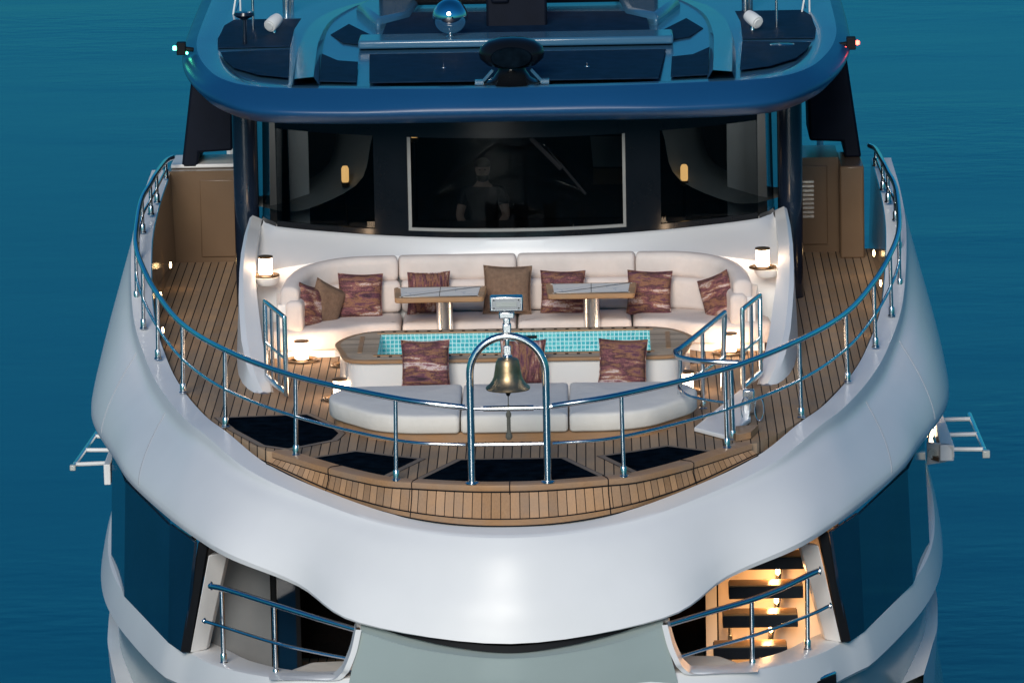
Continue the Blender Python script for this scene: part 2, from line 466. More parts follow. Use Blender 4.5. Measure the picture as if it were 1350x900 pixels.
bw = MB().grid([mirror_curve(h) for h in half])
bw.build('bulwark', gel, Y, angle=38)
seamgrey = simple('seam_grey', (0.42, 0.44, 0.45), 0.4)
for i in (34, 45):
    for sg in (-1, 1):
        g = MB(); g.tube([(sg*p[0], p[1], p[2]) for p in sec[i][9:29]], .006, 5); g.build('panel_seam', seamgrey, Y)

# inner face of the bulwark along the side decks
inn = []
Ai = [R[0][i] for i in range(nu) if R[0][i][1] > 4.0]
for sg in (-1, 1):
    g = MB(); top = [(sg*(p[0]-.012), p[1], p[2]-.004) for p in Ai]; bot = [(sg*(p[0]-.05), p[1], -.02) for p in Ai]
    g.grid([top, bot]); g.build('bulwark_lining', darktan, Y)

# deck outline: the teak cap curve at the bow, then the inner edge of the bulwark
CAP = [(0, .06, 0), (.43, .10, 0), (1.0, .28, 0), (1.36, .45, 0), (1.9, 1.07, 0), (2.55, 2.02, 0)]
capc = even(symspline(CAP, 60), 40)
capfull = mirror_curve([tuple(p) for p in capc])
edge = [(p[0]-.03, p[1], 0) for p in Ai if p[1] > 4.1]
half_out = [(p[0], p[1]+.10, 0) for p in capc[:-1]]+[(2.62, 2.12, 0), (2.85, 2.6, 0), (3.07, 3.16, 0), (3.38, 4.1, 0)]+edge
full = mirror_curve(half_out)
g = MB(); g.prism([(p[0], p[1]) for p in full], -.12, 0)
deck = g.build('teak_deck', teakdeck, Y, smooth=False)

# teak cap and sloping teak skirt round the bow
sk_bot = even(symspline([(0, -.21, -.36), (.52, -.1, -.36), (1.03, .22, -.35), (1.5, .7, -.33), (1.95, 1.15, -.26), (2.62, 2.0, -.11)], 60), 40)
_sb = spline([tuple(p) for p in sk_bot], 200)
sk_bot = [np.array([np.interp(p[0]*2.62/2.55, [q[0] for q in _sb], [q[i] for q in _sb]) for i in range(3)]) for p in capc]
capn = normals([tuple(p) for p in capc])
def off(c, ns, dn, dz): return [tuple(np.array(p)+n*dn+np.array((0, 0, dz))) for p, n in zip(c, ns)]
g = MB()
prof = [(-.16, .003), (-.155, .022), (-.02, .024), (.012, .014), (.02, -.012), (.014, -.045), (-.02, -.055)]
g.grid([mirror_curve(off(capc, capn, a, b)) for a, b in prof])
g.build('teak_cap', teaktrim, Y, angle=50)
sk_top = off(capc, capn, .0, -.045)
def lerpc(a, b, t): return [tuple(np.array(p)*(1-t)+np.array(q)*t) for p, q in zip(a, b)]
rowsk = [mirror_curve(lerpc(sk_top, sk_bot, t)) for t in (0, .5, .80)]
g = MB().grid(rowsk); sk = g.build('teak_skirt', teakskirt, Y)
# arc length UV for the boards of the skirt
Ls = [0]
for a, b in zip(rowsk[0], rowsk[0][1:]): Ls.append(Ls[-1]+np.linalg.norm(np.array(b)-np.array(a)))
key = {}
for r in rowsk:
    for p, l in zip(r, Ls): key[tuple(round(float(x), 3) for x in p)] = l-Ls[-1]/2
ul = sk.data.uv_layers.new(name='UVMap')
offY = np.array(Y.location)
for lp in sk.data.loops:
    c = sk.data.vertices[lp.vertex_index].co
    kk = tuple(round(float(x), 3) for x in (np.array(c)+offY))
    l = key.get(kk)
    if l is None: l = min(key.items(), key=lambda it: sum((a-b)**2 for a, b in zip(it[0], kk)))[1]
    ul.data[lp.index].uv = (l, c[2])
g = MB().grid([mirror_curve(lerpc(sk_top, sk_bot, t)) for t in (.80, .81, 1.0)])
g.v = [(p[0]*1.001, p[1]-.006, p[2]) for p in g.v]
g.build('skirt_strip', teaktrim, Y)
g = MB()                                            # dark seams round the boards
for t in (0.03, .80, 1.0):
    g.tube([(p[0]*1.001, p[1]-.006, p[2]) for p in mirror_curve(lerpc(sk_top, sk_bot, t))], .008, 5)
for xx in (-1.9, -1.02, 0.0, 1.02, 1.9):
    i = min(range(len(capc)), key=lambda j: abs(capc[j][0]-abs(xx))); sg = -1 if xx < 0 else 1
    q = [np.array(off(capc, capn, a, b)[i]) for a, b in ((-.16, .026), (-.02, .026), (.02, .012), (.022, -.02), (.016, -.05))]+[np.array(sk_top[i])+(np.array(sk_bot[i])-np.array(sk_top[i]))*t+np.array((0, -.008, 0)) for t in ((.06, .1) if abs(xx) < .01 else (.3, .8, 1.0))]
    g.tube([(sg*p[0], p[1], p[2]) for p in q], .006, 5)
g.build('deck_seam', blackm, Y)

# dark glass hatches let into the foredeck, each in a pale teak margin
def shrink(poly, d):
    c = np.mean(np.array(poly), axis=0); out = []
    n = len(poly)
    for i in range(n):
        p = np.array(poly[i]); a = np.array(poly[i-1])-p; b = np.array(poly[(i+1) % n])-p
        a /= np.linalg.norm(a); b /= np.linalg.norm(b)
        na = np.array((-a[1], a[0])); na = na if na @ (c-p) > 0 else -na
        nb = np.array((-b[1], b[0])); nb = nb if nb @ (c-p) > 0 else -nb
        den = 1+na @ nb
        out.append(tuple(p+(na+nb)/max(den, .3)*d))
    return out
hatches = []
for sg in (-1, 1):
    hatches.append([(sg*2.17, 1.62), (sg*1.66, 1.98), (sg*1.3, 1.72), (sg*1.0, 1.53), (sg*1.34, .68), (sg*1.75, 1.1)])
hatches.append([(-.975, .36), (-.53, 1.44), (.53, 1.44), (.975, .36), (.5, .245), (0, .21), (-.5, .245)])
hatches.append([(-2.28, 4.06), (-2.02, 3.5), (-1.89, 3.0), (-1.95, 2.65), (-2.4, 2.22), (-2.66, 2.42), (-3.02, 3.3), (-3.2, 3.95)])
for i, h in enumerate(hatches):
    big = shrink(h, -.07)
    n = len(h)
    g = MB()
    a = [(p[0], p[1], .004) for p in big]; b = [(p[0], p[1], .004) for p in h]
    g.add(a+b, [(j, (j+1) % n, n+(j+1) % n, n+j) for j in range(n)])
    fr = g.build('hatch_margin', teakmargin, Y, smooth=False)
    MB().prism([p for p in h], .001, .008).build('deck_hatch', hatchglass, fr, smooth=False)
g = MB()                                            # dark seam line round the margins
for h in hatches:
    big = shrink(h, -.075); n = len(big)
    for j in range(n):
        p, q = big[j], big[(j+1) % n]; d = np.array(q)-np.array(p); nn = np.array((-d[1], d[0]))/np.linalg.norm(d)*.005
        g.add([(p[0]+nn[0], p[1]+nn[1], .0025), (q[0]+nn[0], q[1]+nn[1], .0025), (q[0]-nn[0], q[1]-nn[1], .0025), (p[0]-nn[0], p[1]-nn[1], .0025)], [(0, 1, 2, 3)])
g.build('deck_seam', blackm, Y, smooth=False)

# ------------------------------------------------------------------ main deck: hull, bow plate, windows, lounge under the foredeck
R7 = [(0, -.80, -1.84), (.9, -.66, -1.84), (1.72, -.34, -1.90), (2.45, .12, -2.0), (3.12, 1.12, -2.11), (3.52, 2.0, -2.15), (3.80, 2.6, -2.15), (4.42, 4.92, -2.15),
      (4.74, 6.9, -2.15), (4.88, 9.5, -2.15), (4.9, 13, -2.15), (4.85, 20, -2.15)]
R7 = [tuple(p) for p in even(symspline(R7, 240), 80)]
n7 = normals(R7)
def hrail(dn, dz, pinch=0.0):
    return [np.array(p)+n*(dn-pinch*max(0, 1-p[0]/4.2))+np.array((0, 0, dz)) for p, n in zip(R7, n7)]
prof = [(-.42, -.02), (-.05, .0), (0, -.015), (.06, -.2), (.09, -.36), (.06, -.40), (-.06, -.46), (-.10, -1.0), (-.04, -1.6), (.1, -2.2), (.02, -4.2)]
rows = [hrail(a, b, 0.0 if b > -.9 else .12*(-b)) for a, b in prof]
MB().grid([mirror_curve([tuple(p) for p in r]) for r in rows[:6]]).build('hull_band', gel, Y, angle=30)
MB().grid([mirror_curve([tuple(p) for p in r]) for r in rows[5:]]).build('hull', hullpaint, Y, angle=30)
# hull knuckle further aft, a second white chine along the side
for sg in (-1, 1):
    k1 = [U(154, 905, y=4.7), U(146, 868, y=6.0), U(142, 835, y=7.4), (-4.86, 9.5, -3.1), (-4.6, 13, -3.0)]
    k2 = [U(196, 960, y=4.2), U(172, 905, y=5.2), U(157, 862, y=6.6), U(150, 835, y=8.6), U(150, 800, y=13)]
    k1 = [(abs(p[0]), p[1], p[2]) for p in k1]; k2 = [(abs(p[0])-.5, p[1], p[2]+.1) for p in k2]
    g = MB().grid([[(sg*p[0], p[1], p[2]) for p in spline(c, 20)] for c in (k2, k1, [(p[0]-.05, p[1]+.3, p[2]-1.2) for p in k1])])
    g.build('hull_chine', gel, Y)
# bow plate under the brow
top = symspline([(0, -.90, -1.58), (.9, -.74, -1.51), (1.56, -.46, -1.37)], 20)
bot = symspline([(0, -.74, -2.3), (.9, -.60, -2.3), (1.78, -.32, -2.3)], 20)
rws = []
for t in (0, .03, .06, .3, .6, 1.0):
    r = []
    for p, q in zip(top, bot):
        pp = p*(1-t)+q*t
        if t == 0: pp = pp+np.array((0, .18, .03))
        if .2 < t < .9: pp = pp+np.array((0, -.03, 0))
        r.append(tuple(pp))
    rws.append(mirror_curve(r))
MB().grid(rws).build('bow_plate', hullpaint, Y, angle=50)
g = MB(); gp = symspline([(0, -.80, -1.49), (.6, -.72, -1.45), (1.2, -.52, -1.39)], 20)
g.grid([mirror_curve([tuple(p) for p in gp]), mirror_curve([(p[0], p[1]-.02, p[2]-.06*(1-(p[0]/1.25)**2)-.01) for p in gp])]); g.build('gap_shade_strip', blackm, Y)  # black strip added as the deep shade under the brow
for sg in (-1, 1):                                  # pale rim of the openings beside the bow plate
    a = np.array(top[-1]); b = np.array(bot[-1])
    mid = [a, a*.75+b*.25+np.array((.0, -.02, 0)), a*.55+b*.45+np.array((.03, -.02, 0)), np.array((1.73, -.36, -1.86)), np.array((1.83, -.30, -1.94)), np.array((2.1, -.16, -1.97)), np.array((2.5, .10, -2.02))]
    g = MB()
    cv = spline(mid, 30)
    g.grid([[(sg*(p[0]-.01), p[1]-.03, p[2]) for p in cv], [(sg*(p[0]+.05), p[1]-.01, p[2]) for p in cv], [(sg*(p[0]+.07), p[1]+.3, p[2]) for p in cv], [(sg*(p[0]-.01), p[1]+.3, p[2]) for p in cv]])
    g.build('opening_rim', gel, Y)
# lounge floor, ceiling, dark back wall
g = MB(); g.prism([(-3.6, 4.2), (-2.9, 1.9), (-1.5, .15), (1.5, .15), (2.9, 1.9), (3.6, 4.2), (3.7, 7), (-3.7, 7)], -2.96, -2.9); g.build('lounge_floor', teakdeck, Y, smooth=False)
g = MB(); g.prism([(-3.9, 6.2), (-3.2, 4.0), (-2.5, 2.6), (-1.6, 1.4), (1.6, 1.4), (2.5, 2.6), (3.2, 4.0), (3.9, 6.2), (3.9, 9), (-3.9, 9)], -.5, -.42); g.build('lounge_ceiling', gelsoft, Y, smooth=False)
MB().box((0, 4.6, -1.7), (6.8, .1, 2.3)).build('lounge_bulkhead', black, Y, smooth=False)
for sg in (-1, 1):
    # dark side glazing in three flat facets, black end frame and white pillar
    px = [(238, 857), (218, 843), (160, 782), (143, 732)]
    bt = [np.array(U(u, v, z=-2.13)) for u, v in px]
    P = [(abs(p[0])-.03, p[1]) for p in bt]+[(4.80, 12.5)]
    tp = [(p[0]-.05, p[1]+.03) for p in P]
    for i in range(4):
        a, b = P[i], P[i+1]; g = MB()
        at, bt_ = tp[i], tp[i+1]
        ax = ((lambda d: tuple(np.array(at)+d/np.linalg.norm(d)*.345))(np.array(at)-np.array(bt_))) if i == 0 else at
        q = [(sg*a[0], a[1], -2.16), (sg*b[0], b[1], -2.16), (sg*bt_[0], bt_[1], -.86), (sg*ax[0], ax[1], -.88)]
        g.slab(q, (-sg*.03, .02, 0)); g.build('saloon_window', sideglass, Y, smooth=False)
    a = (P[0][0], P[0][1]); t_ = (tp[0][0]-.19, tp[0][1]-.25)
    g = MB(); g.slab([(sg*(a[0]+.03), a[1]-.01, -2.14), (sg*(t_[0]+.03), t_[1]-.01, -.90), (sg*(t_[0]-.07), t_[1]-.03, -.90), (sg*(a[0]-.07), a[1]-.05, -2.14)], (-sg*.02, .09, 0)); g.build('window_end_frame', blackm, Y, smooth=False)
    g = MB(); g.slab([(sg*(a[0]-.075), a[1]-.03, -2.15), (sg*(t_[0]-.075), t_[1]-.02, -1.04), (sg*(t_[0]-.27), t_[1]+.12, -1.04), (sg*(a[0]-.24), a[1]+.12, -2.15)], (-sg*.03, .12, 0)); g.build('window_pillar', gelsoft, Y, bevel=.01)
# white wall and glazed door on the port side of the picture
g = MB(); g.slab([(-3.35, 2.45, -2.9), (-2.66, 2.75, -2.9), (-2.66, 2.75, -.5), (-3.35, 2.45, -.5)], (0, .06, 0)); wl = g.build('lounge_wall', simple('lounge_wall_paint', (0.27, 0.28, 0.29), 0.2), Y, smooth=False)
g = MB(); g.box((-2.62, 2.72, -1.7), (.05, .08, 2.4)); g.box((-2.36, 2.72, -1.7), (.05, .08, 2.4)); g.build('door_frame', blackm, Y, smooth=False)
g = MB(); g.box((-2.49, 2.76, -1.7), (.22, .02, 2.4)); g.build('glass_door', sideglass, Y, smooth=False)
g = MB(); g.box((-2.2, 2.72, -1.1), (.075, .03, .42)); g.build('notice_plate', whitep, Y, bevel=.004)
# stair wall on the other side, floating treads, chrome spine with small lamps
g = MB(); g.slab([(2.2, 3.0, -2.9), (3.5, 2.62, -2.9), (3.5, 2.62, -.5), (2.2, 3.0, -.5)], (0, .06, 0)); g.build('stair_wall', simple('stair_wall_paint', (0.74, 0.64, 0.55), 0.3), Y, smooth=False)
for i, (ul, ur, vt, vb, zt) in enumerate(((1000, 1062, 733, 748, -1.36), (961, 1059, 770, 788, -1.66), (953, 1052, 808, 826, -1.96), (941, 1038, 850, 868, -2.28))):
    yy = 2.25-.06*i
    a = U(ul, (vt+vb)/2+4, y=yy); b = U(ur, (vt+vb)/2, y=yy)
    z = (a[2]+b[2])/2
    xl = a[0] if i else b[0]-.82
    g = MB(); g.box(((xl+b[0])/2, yy+.16, z), (b[0]-xl, .32, .13)); tr = g.build('stair_tread', treadblack, Y, smooth=False, bevel=.008)
    g = MB(); g.box(((xl+b[0])/2, yy+.165, z+.072), (b[0]-xl-.02, .29, .016)); g.build('tread_top', teaktread, tr, smooth=False)
    c = ((xl+b[0])/2+.12, yy+.42, z)
    g = MB(); g.tube([(c[0], c[1], z-.3), (c[0]+.03, c[1], z-.1), (c[0]+.05, c[1], z+.02)], .035, 8); sp_ = g.build('stair_spine', chrome, Y)
    g = MB(); g.lathe([(0.0, -.04), (.024, -.02), (.024, .03), (0, .05)], (c[0]-.0, c[1]-.05, z-.17), 10); g.build('step_lamp', stripglow, sp_)
    lg = bpy.data.lights.new('stair_lamp', 'POINT'); lg.energy = 4.0; lg.color = (1, .5, .18); lg.shadow_soft_size = .05
    lo = bpy.data.objects.new('stair_lamp', lg); COL.objects.link(lo); lo.location = (c[0]-.05, c[1]-.14, z-.17)
g = MB(); g.tube([(2.32, 2.9, -2.6), (2.32, 2.9, -2.1)], .02, 8); g.box((2.32, 2.9, -2.33), (.05, .05, .1)); g.build('door_handle', chrome, Y)
MB().box((2.12, 2.9, -1.7), (.12, .1, 2.4)).build('door_frame', gelsoft, Y, smooth=False)
# main deck bench ends in the openings
for sg in (-1, 1):
    g = MB(); c = [(sg*1.4, .35), (sg*2.1, .35), (sg*2.42, .62), (sg*2.5, 1.0), (sg*2.2, 1.5), (sg*1.4, 1.6)]
    g.prism(c, -2.4, -2.16); g.build('bow_seat', padfab, Y, bevel=.09, seg=4)

# ------------------------------------------------------------------ superstructure: sofa surround, bridge, roof
# sloping white coaming under the bridge windows
WB = [(0, 8.95), (.82, 9.03), (1.66, 9.30), (2.45, 9.72), (2.86, 10.02), (3.05, 10.5), (3.06, 12.0)]
zb = 1.12
wtop = mirror_curve([(x, y-.05, zb) for x, y in WB[:6]])
wtop = [tuple(p) for p in spline(wtop, 61)]
base = mirror_curve([(0, 8.76, -.01), (.9, 8.76, -.01), (1.7, 8.74, -.01), (2.4, 8.6, -.01), (2.85, 8.42, -.01), (3.12, 8.3, -.01)])
base = [tuple(p) for p in spline(base, 61)]
shelf = mirror_curve([(0, 8.78, .95), (.9, 8.79, .95), (1.7, 8.80, .94), (2.45, 8.75, .88), (2.95, 8.7, .80), (3.12, 8.65, .76)])
shelf = [tuple(p) for p in spline(shelf, 61)]
up = mirror_curve([(0, 8.82, 1.03), (.9, 8.87, 1.03), (1.7, 9.08, 1.03), (2.5, 9.42, 1.02), (2.95, 9.78, 1.0), (3.12, 10.1, .98)])
up = [tuple(p) for p in spline(up, 61)]
edge_ = [(p[0], p[1]-.05, p[2]-.02) for p in wtop]
MB().grid([base, shelf, up, edge_, wtop, [(p[0], p[1]+.2, p[2]) for p in wtop]]).build('bridge_coaming', gel, Y, angle=35)
# side wings of the lounge: faceted white fins running down to the deck
for sg in (-1, 1):
    # outer skin, crest and inner skin
    ys = [10.6, 9.6, 8.8, 8.2, 7.6, 7.0, 6.5, 6.0, 5.65, 5.42, 5.34]
    zs = [1.16, 1.12, 1.04, .92, .76, .58, .43, .27, .14, .05, .02]
    xo = [3.22, 3.23, 3.23, 3.22, 3.20, 3.16, 3.12, 3.05, 2.97, 2.89, 2.84]
    xi = [3.07, 3.07, 3.06, 3.04, 2.99, 2.93, 2.88, 2.81, 2.76, 2.74, 2.76]
    g = MB(); L = list(zip(ys, zs, xo, xi))
    g.grid([[(sg*(o+.04), y, 0) for y, z, o, i in L], [(sg*o, y+.01, z-.03) for y, z, o, i in L], [(sg*(o*.75+i*.25), y+.02, z) for y, z, o, i in L], [(sg*i, y+.02, z-.05) for y, z, o, i in L], [(sg*(i-.03), y, 0) for y, z, o, i in L]])
    n_ = len(L); g.f.append(tuple(n_-1+k*n_ for k in range(5)))
    g.build('lounge_wing', gel, Y, angle=28)
    # half round shelf for the lantern
    a0 = (sg*2.91, 8.36, .80)
    g = MB(); g.lathe([(.0, -.10), (.11, -.09), (.145, -.04), (.15, 0), (0, .0)], a0, 28); g.build('lantern_shelf', gelsoft, Y)
# bridge front: black surround, tinted panes
H0, H1 = 1.10, 2.62
def wpt(x):
    c = spline([(-WB[4][0], WB[4][1], 0), (-WB[3][0], WB[3][1], 0), (-WB[2][0], WB[2][1], 0), (-WB[1][0], WB[1][1], 0), (0, 8.95, 0), (WB[1][0], WB[1][1], 0), (WB[2][0], WB[2][1], 0), (WB[3][0], WB[3][1], 0), (WB[4][0], WB[4][1], 0)], 161)
    i = min(range(len(c)-1), key=lambda j: 0 if c[j][0] <= x <= c[j+1][0] else 1+abs(c[j][0]-x))
    t = (x-c[i][0])/(c[i+1][0]-c[i][0]); return c[i]*(1-t)+c[i+1]*t
def strip(x0, x1, z0, z1, d, n=14, thick=.04):
    f = []; b = []
    for i in range(n+1):
        x = x0+(x1-x0)*i/n; p = wpt(x)
        f.append((p[0], p[1]-d)); b.append((p[0], p[1]-d+thick))
    def lean(p, z): k = 0.0*(z-1.1); return (p[0]*(1-k*.25), p[1]+k*2.0, z)
    rows = [[lean(p, z0) for p in f], [lean(p, z1) for p in f], [lean(p, z1) for p in b], [lean(p, z0) for p in b]]
    m = MB(); m.grid(rows, close_v=True)
    for side in (0, -1): m.add([r[side] for r in rows], [(0, 1, 2, 3)])
    return m
xs = lambda u: (u-680.0)/109.5
g = strip(-2.86, 2.86, H0-.02, H0+.09, .02, 40, .08); g.build('window_sill', black, Y)
g = strip(-2.86, 2.86, 2.30, H1+.1, .02, 40, .08); g.build('window_header', black, Y)
for a, b in ((497, 541), (821, 866)):
    g = strip(xs(a), xs(b), H0+.09, 2.30, .02, 6, .08); g.build('window_mullion', black, Y)
for a, b in ((xs(336)+.28, xs(497)), (xs(541), xs(821)), (xs(866), xs(1024)-.28)):
    pass
panes = []
for a, b in ((-2.86, xs(497)), (xs(541), xs(821)), (xs(866), 2.86)):
    panes.append(strip(a, b, H0+.07, 2.34, -.02, 16, .012).build('bridge_window', bridgeglass, Y))
# curved side glass running aft
for sg in (-1, 1):
    c = spline([(2.86, 10.02, 0), (3.02, 10.4, 0), (3.07, 10.9, 0), (3.08, 12.6, 0)], 14)
    g = MB(); g.grid([[(sg*p[0], p[1], H0+.05) for p in c], [(sg*(p[0]-.02), p[1]+.08, H1) for p in c]]); g.build('bridge_window', bridgeglass, Y)
    g = MB(); g.grid([[(sg*(p[0]+.012), p[1]-.012, H0-.05) for p in c], [(sg*(p[0]+.012), p[1]-.012, H0+.07) for p in c]]); g.build('window_sill', black, Y)
    # pale frame strips at the sides of the centre window
g = strip(xs(541), xs(821), H0+.09, H0+.125, .018, 10, .05); g.build('window_frame', framegrey, Y)
g = strip(xs(541), xs(541)+.04, H0+.09, 2.30, .016, 2, .05); g.build('window_frame', framegrey, Y)
g = strip(xs(821)-.035, xs(821), H0+.09, 2.30, .016, 2, .05); g.build('window_frame', framegrey, Y)
# wheelhouse inside: back wall, floor, ceiling, linings, console
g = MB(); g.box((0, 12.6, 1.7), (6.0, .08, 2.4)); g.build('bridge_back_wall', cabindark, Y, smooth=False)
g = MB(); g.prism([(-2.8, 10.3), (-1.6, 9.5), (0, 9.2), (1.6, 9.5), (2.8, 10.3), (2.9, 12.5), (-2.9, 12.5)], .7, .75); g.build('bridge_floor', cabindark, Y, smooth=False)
g = MB(); g.prism([(-2.0, 9.70), (-1.6, 9.50), (0, 9.2), (1.6, 9.50), (2.0, 9.70), (2.0, 10.1), (-2.0, 10.1)], 1.0, 1.14); g.build('bridge_console', leather, Y, bevel=.03)
for sg in (-1, 1):
    g = MB(); g.box((sg*2.96, 11.9, 1.7), (.04, 1.3, 2.2)); g.build('bridge_lining', cabin, Y, smooth=False)
    g = MB(); g.slab([(sg*2.52, 11.1, .9), (sg*3.0, 11.05, .9), (sg*2.98, 11.1, 2.5), (sg*2.52, 11.1, 2.5)], (0, .04, 0)); g.build('bridge_lining', gelsoft, Y, smooth=False)
    cv = spline([(1.55, 11.6, 2.5), (1.75, 11.2, 2.0), (1.9, 10.9, 1.5), (2.5, 10.7, 1.22), (2.85, 10.75, 1.18)], 18)
    g = MB(); g.grid([[(sg*p[0], p[1], p[2]) for p in cv], [(sg*(p[0]+.35), p[1]+.4, p[2]+.02) for p in cv], [(sg*(p[0]+.45), p[1]+1.2, p[2]) for p in cv]]); g.build('bridge_moulding', cabin, Y)
q = [U(u, v, y=12.5) for u, v in ((782, 220), (823, 220), (823, 180), (778, 180))]
g = MB(); g.slab(q, (0, .03, 0)); g.build('bridge_locker', cabin, Y, smooth=False)
q = [U(u, v, y=12.48) for u, v in ((782, 243), (823, 243), (823, 222), (782, 222))]
g = MB(); g.slab(q, (0, .03, 0)); g.build('bridge_shelf', tan, Y, smooth=False)

# brow and roof
browb = [(0, 8.28, 2.59), (1.0, 8.29, 2.59), (2.0, 8.32, 2.59), (2.9, 8.50, 2.60), (3.34, 9.1, 2.62), (3.68, 10.0, 2.68), (3.90, 11.3, 2.80), (3.97, 13.0, 2.92), (3.97, 16.5, 3.05)]
browm = [(0, 8.02, 2.75), (1.0, 8.04, 2.75), (2.0, 8.10, 2.75), (3.0, 8.34, 2.77), (3.50, 9.0, 2.81), (3.84, 10.0, 2.87), (4.02, 11.3, 2.95), (4.06, 13.0, 3.02), (4.06, 16.5, 3.08)]
browt = [(0, 8.24, 2.99), (1.0, 8.26, 2.99), (2.0, 8.40, 2.99), (2.95, 8.66, 2.99), (3.42, 9.3, 3.00), (3.70, 10.4, 3.02), (3.86, 11.6, 3.06), (3.90, 13.0, 3.10), (3.9, 16.5, 3.15)]
rim = [(p[0]*.965, p[1]+.10, p[2]+.015) for p in browt]
inr = [(p[0]*.93, p[1]+.2, p[2]-.03) for p in browt]
bk = spline(browb, 50)
rows = []
for i in range(50):
    s_ = [spline(c, 50)[i] for c in (browb, browm, browt)] if False else None
SB, SM, ST, SR, SI = [symspline(c, 50) for c in (browb, browm, browt, rim, inr)]
secs = []
for i in range(50):
    cv = spline([SB[i], SB[i]*.45+SM[i]*.55+np.array((0, -.045, -.005)), SM[i], SM[i]*.5+ST[i]*.5+np.array((SM[i][0]*.004, -.03, 0)), ST[i]], 14)
    secs.append([SB[i]+np.array((-SB[i][0]*.12, .35, .05))]+cv)
MB().grid([mirror_curve([tuple(secs[i][j]) for i in range(50)]) for j in range(len(secs[0]))]).build('roof_brow', browblue, Y, angle=60)
g = MB(); g.grid([mirror_curve([tuple(p) for p in S_]) for S_ in (ST, SR, SI)]); g.build('roof_rim', roofblue, Y)
hi = [(p[0], p[1], p[2]) for p in SI]
def roofz(y): return 2.965+.012*max(0, y-8.3)
rp = mirror_curve([tuple(p) for p in SI]); 
g = MB(); n = len(rp)
left = rp[:n//2+1][::-1]; right = rp[n//2:]
g.grid([[tuple(np.array(a)*(1-t)+np.array(b)*t) for t in np.linspace(0, 1, 15)] for a, b in zip(left[1:], right[1:])]); g.build('roof_top', roofblue, Y)
g = MB(); g.prism([(p[0], p[1]) for p in mirror_curve([(0, 8.6, 0), (2.8, 8.9, 0), (3.4, 10.0, 0), (3.6, 16, 0)])], 2.61, 2.66); g.build('roof_soffit', navy, Y, smooth=False)
def rpanel(px, name='roof_panel', mat=panelblue, th=.012, dz=0.0):
    for sg in (-1, 1):
        q = []
        for u, v in px:
            p = U(u, v, z=2.99); z = roofz(p[1])+.03+dz
            p = U(u, v, z=z)
            q.append((p[0] if sg < 0 else -p[0], p[1], z))
        if sg > 0: q = q[::-1]
        MB().slab(q, (0, 0, th)).build(name, mat, Y, smooth=False)
rpanel([(291, 70), (382, 66), (380, 103), (340, 99), (308, 90), (296, 80)])
rpanel([(318, 22), (296, 35), (287, 52), (288, 64), (382, 62), (388, 40), (398, 25)])
rpanel([(424, 72), (445, 81), (472, 83), (470, 109), (421, 108)])
rpanel([(436, 47), (460, 33), (498, 52), (478, 60), (452, 57)])
g = MB()
q = [U(487, 73, z=3.02), U(878, 66, z=3.02), U(868, 104, z=3.02), U(487, 110, z=3.02)]
MB().slab(q, (0, 0, .012)).build('roof_panel', panelblue, Y, smooth=False)
q = [U(500, 57, z=3.10), U(860, 52, z=3.10), U(850, 16, z=3.13), U(515, 18, z=3.13)]
MB().slab(q, (0, 0, .012)).build('roof_panel', panelblue, Y, smooth=False)
# raised front edge of the sun roof
a = U(472, 60, z=3.09); b = U(888, 55, z=3.09)
g = MB(); g.box(((a[0]+b[0])/2, a[1]+.3, 3.09), (b[0]-a[0], .62, .10)); g.build('sunroof_edge', roofblue, Y, bevel=.03, seg=3)
# raised curved coamings left and right, dark well between them
for sg in (-1, 1):
    px = [(402, 104), (405, 80), (410, 55), (425, 30), (455, 12), (490, 0), (520, -12)]
    pts = [U(u, v, z=3.09) for u, v in px]
    c = spline([(sg*abs(p[0]), p[1], 3.01) for p in pts], 20)
    g = MB(); g.grid([[(p[0]-.16*sg*-1, p[1], 2.99) for p in c], [(p[0]+.12*sg, p[1], 3.09) for p in c], [(p[0]-.10*sg, p[1], 3.11) for p in c], [(p[0]-.17*sg, p[1]+.03, 2.99) for p in c]]); g.build('roof_coaming', roofblue, Y, angle=50)
    px = [(500, 0), (470, 18), (497, 38), (540, 28), (560, 0)]
    g = MB(); g.prism([(sg*abs(U(u, v, z=3.09)[0]), U(u, v, z=3.09)[1]) for u, v in px], 2.99, 3.21); g.build('roof_fairing', roofblue, Y, bevel=.08, seg=3)
g = MB(); g.box((0, 14.75, 3.46), (3.5, .3, .66)); g.build('flybridge_screen', black, Y, bevel=.05)
g = MB(); g.box((0, 12.85, 3.5), (.74, .5, .95)); g.box((-.2, 12.57, 3.46), (.22, .06, .1)); g.build('mast_housing', navymatt, Y, bevel=.03)

# roof side supports, bridge pillars, side walls
for sg in (-1, 1):
    g = MB(); g.slab([(sg*4.27, 14.3, 1.16), (sg*4.06, 14.3, 1.16), (sg*4.04, 14.3, 1.36), (sg*3.62, 14.3, 1.38), (sg*3.58, 14.3, 3.05), (sg*4.02, 14.3, 3.0), (sg*4.1, 14.3, 2.4)], (0, 1.2, 0)); g.build('roof_support', navymatt, Y, bevel=.03)
    g = MB(); g.lathe([(.15, 0), (.15, 2.64)], (sg*3.27, 10.95, 0), 20); g.build('bridge_pillar', navy, Y)
    g = MB(); g.box((sg*3.22, 14, 1.3), (.1, 6.0, 2.6)); g.build('side_wall', navy, Y, smooth=False)
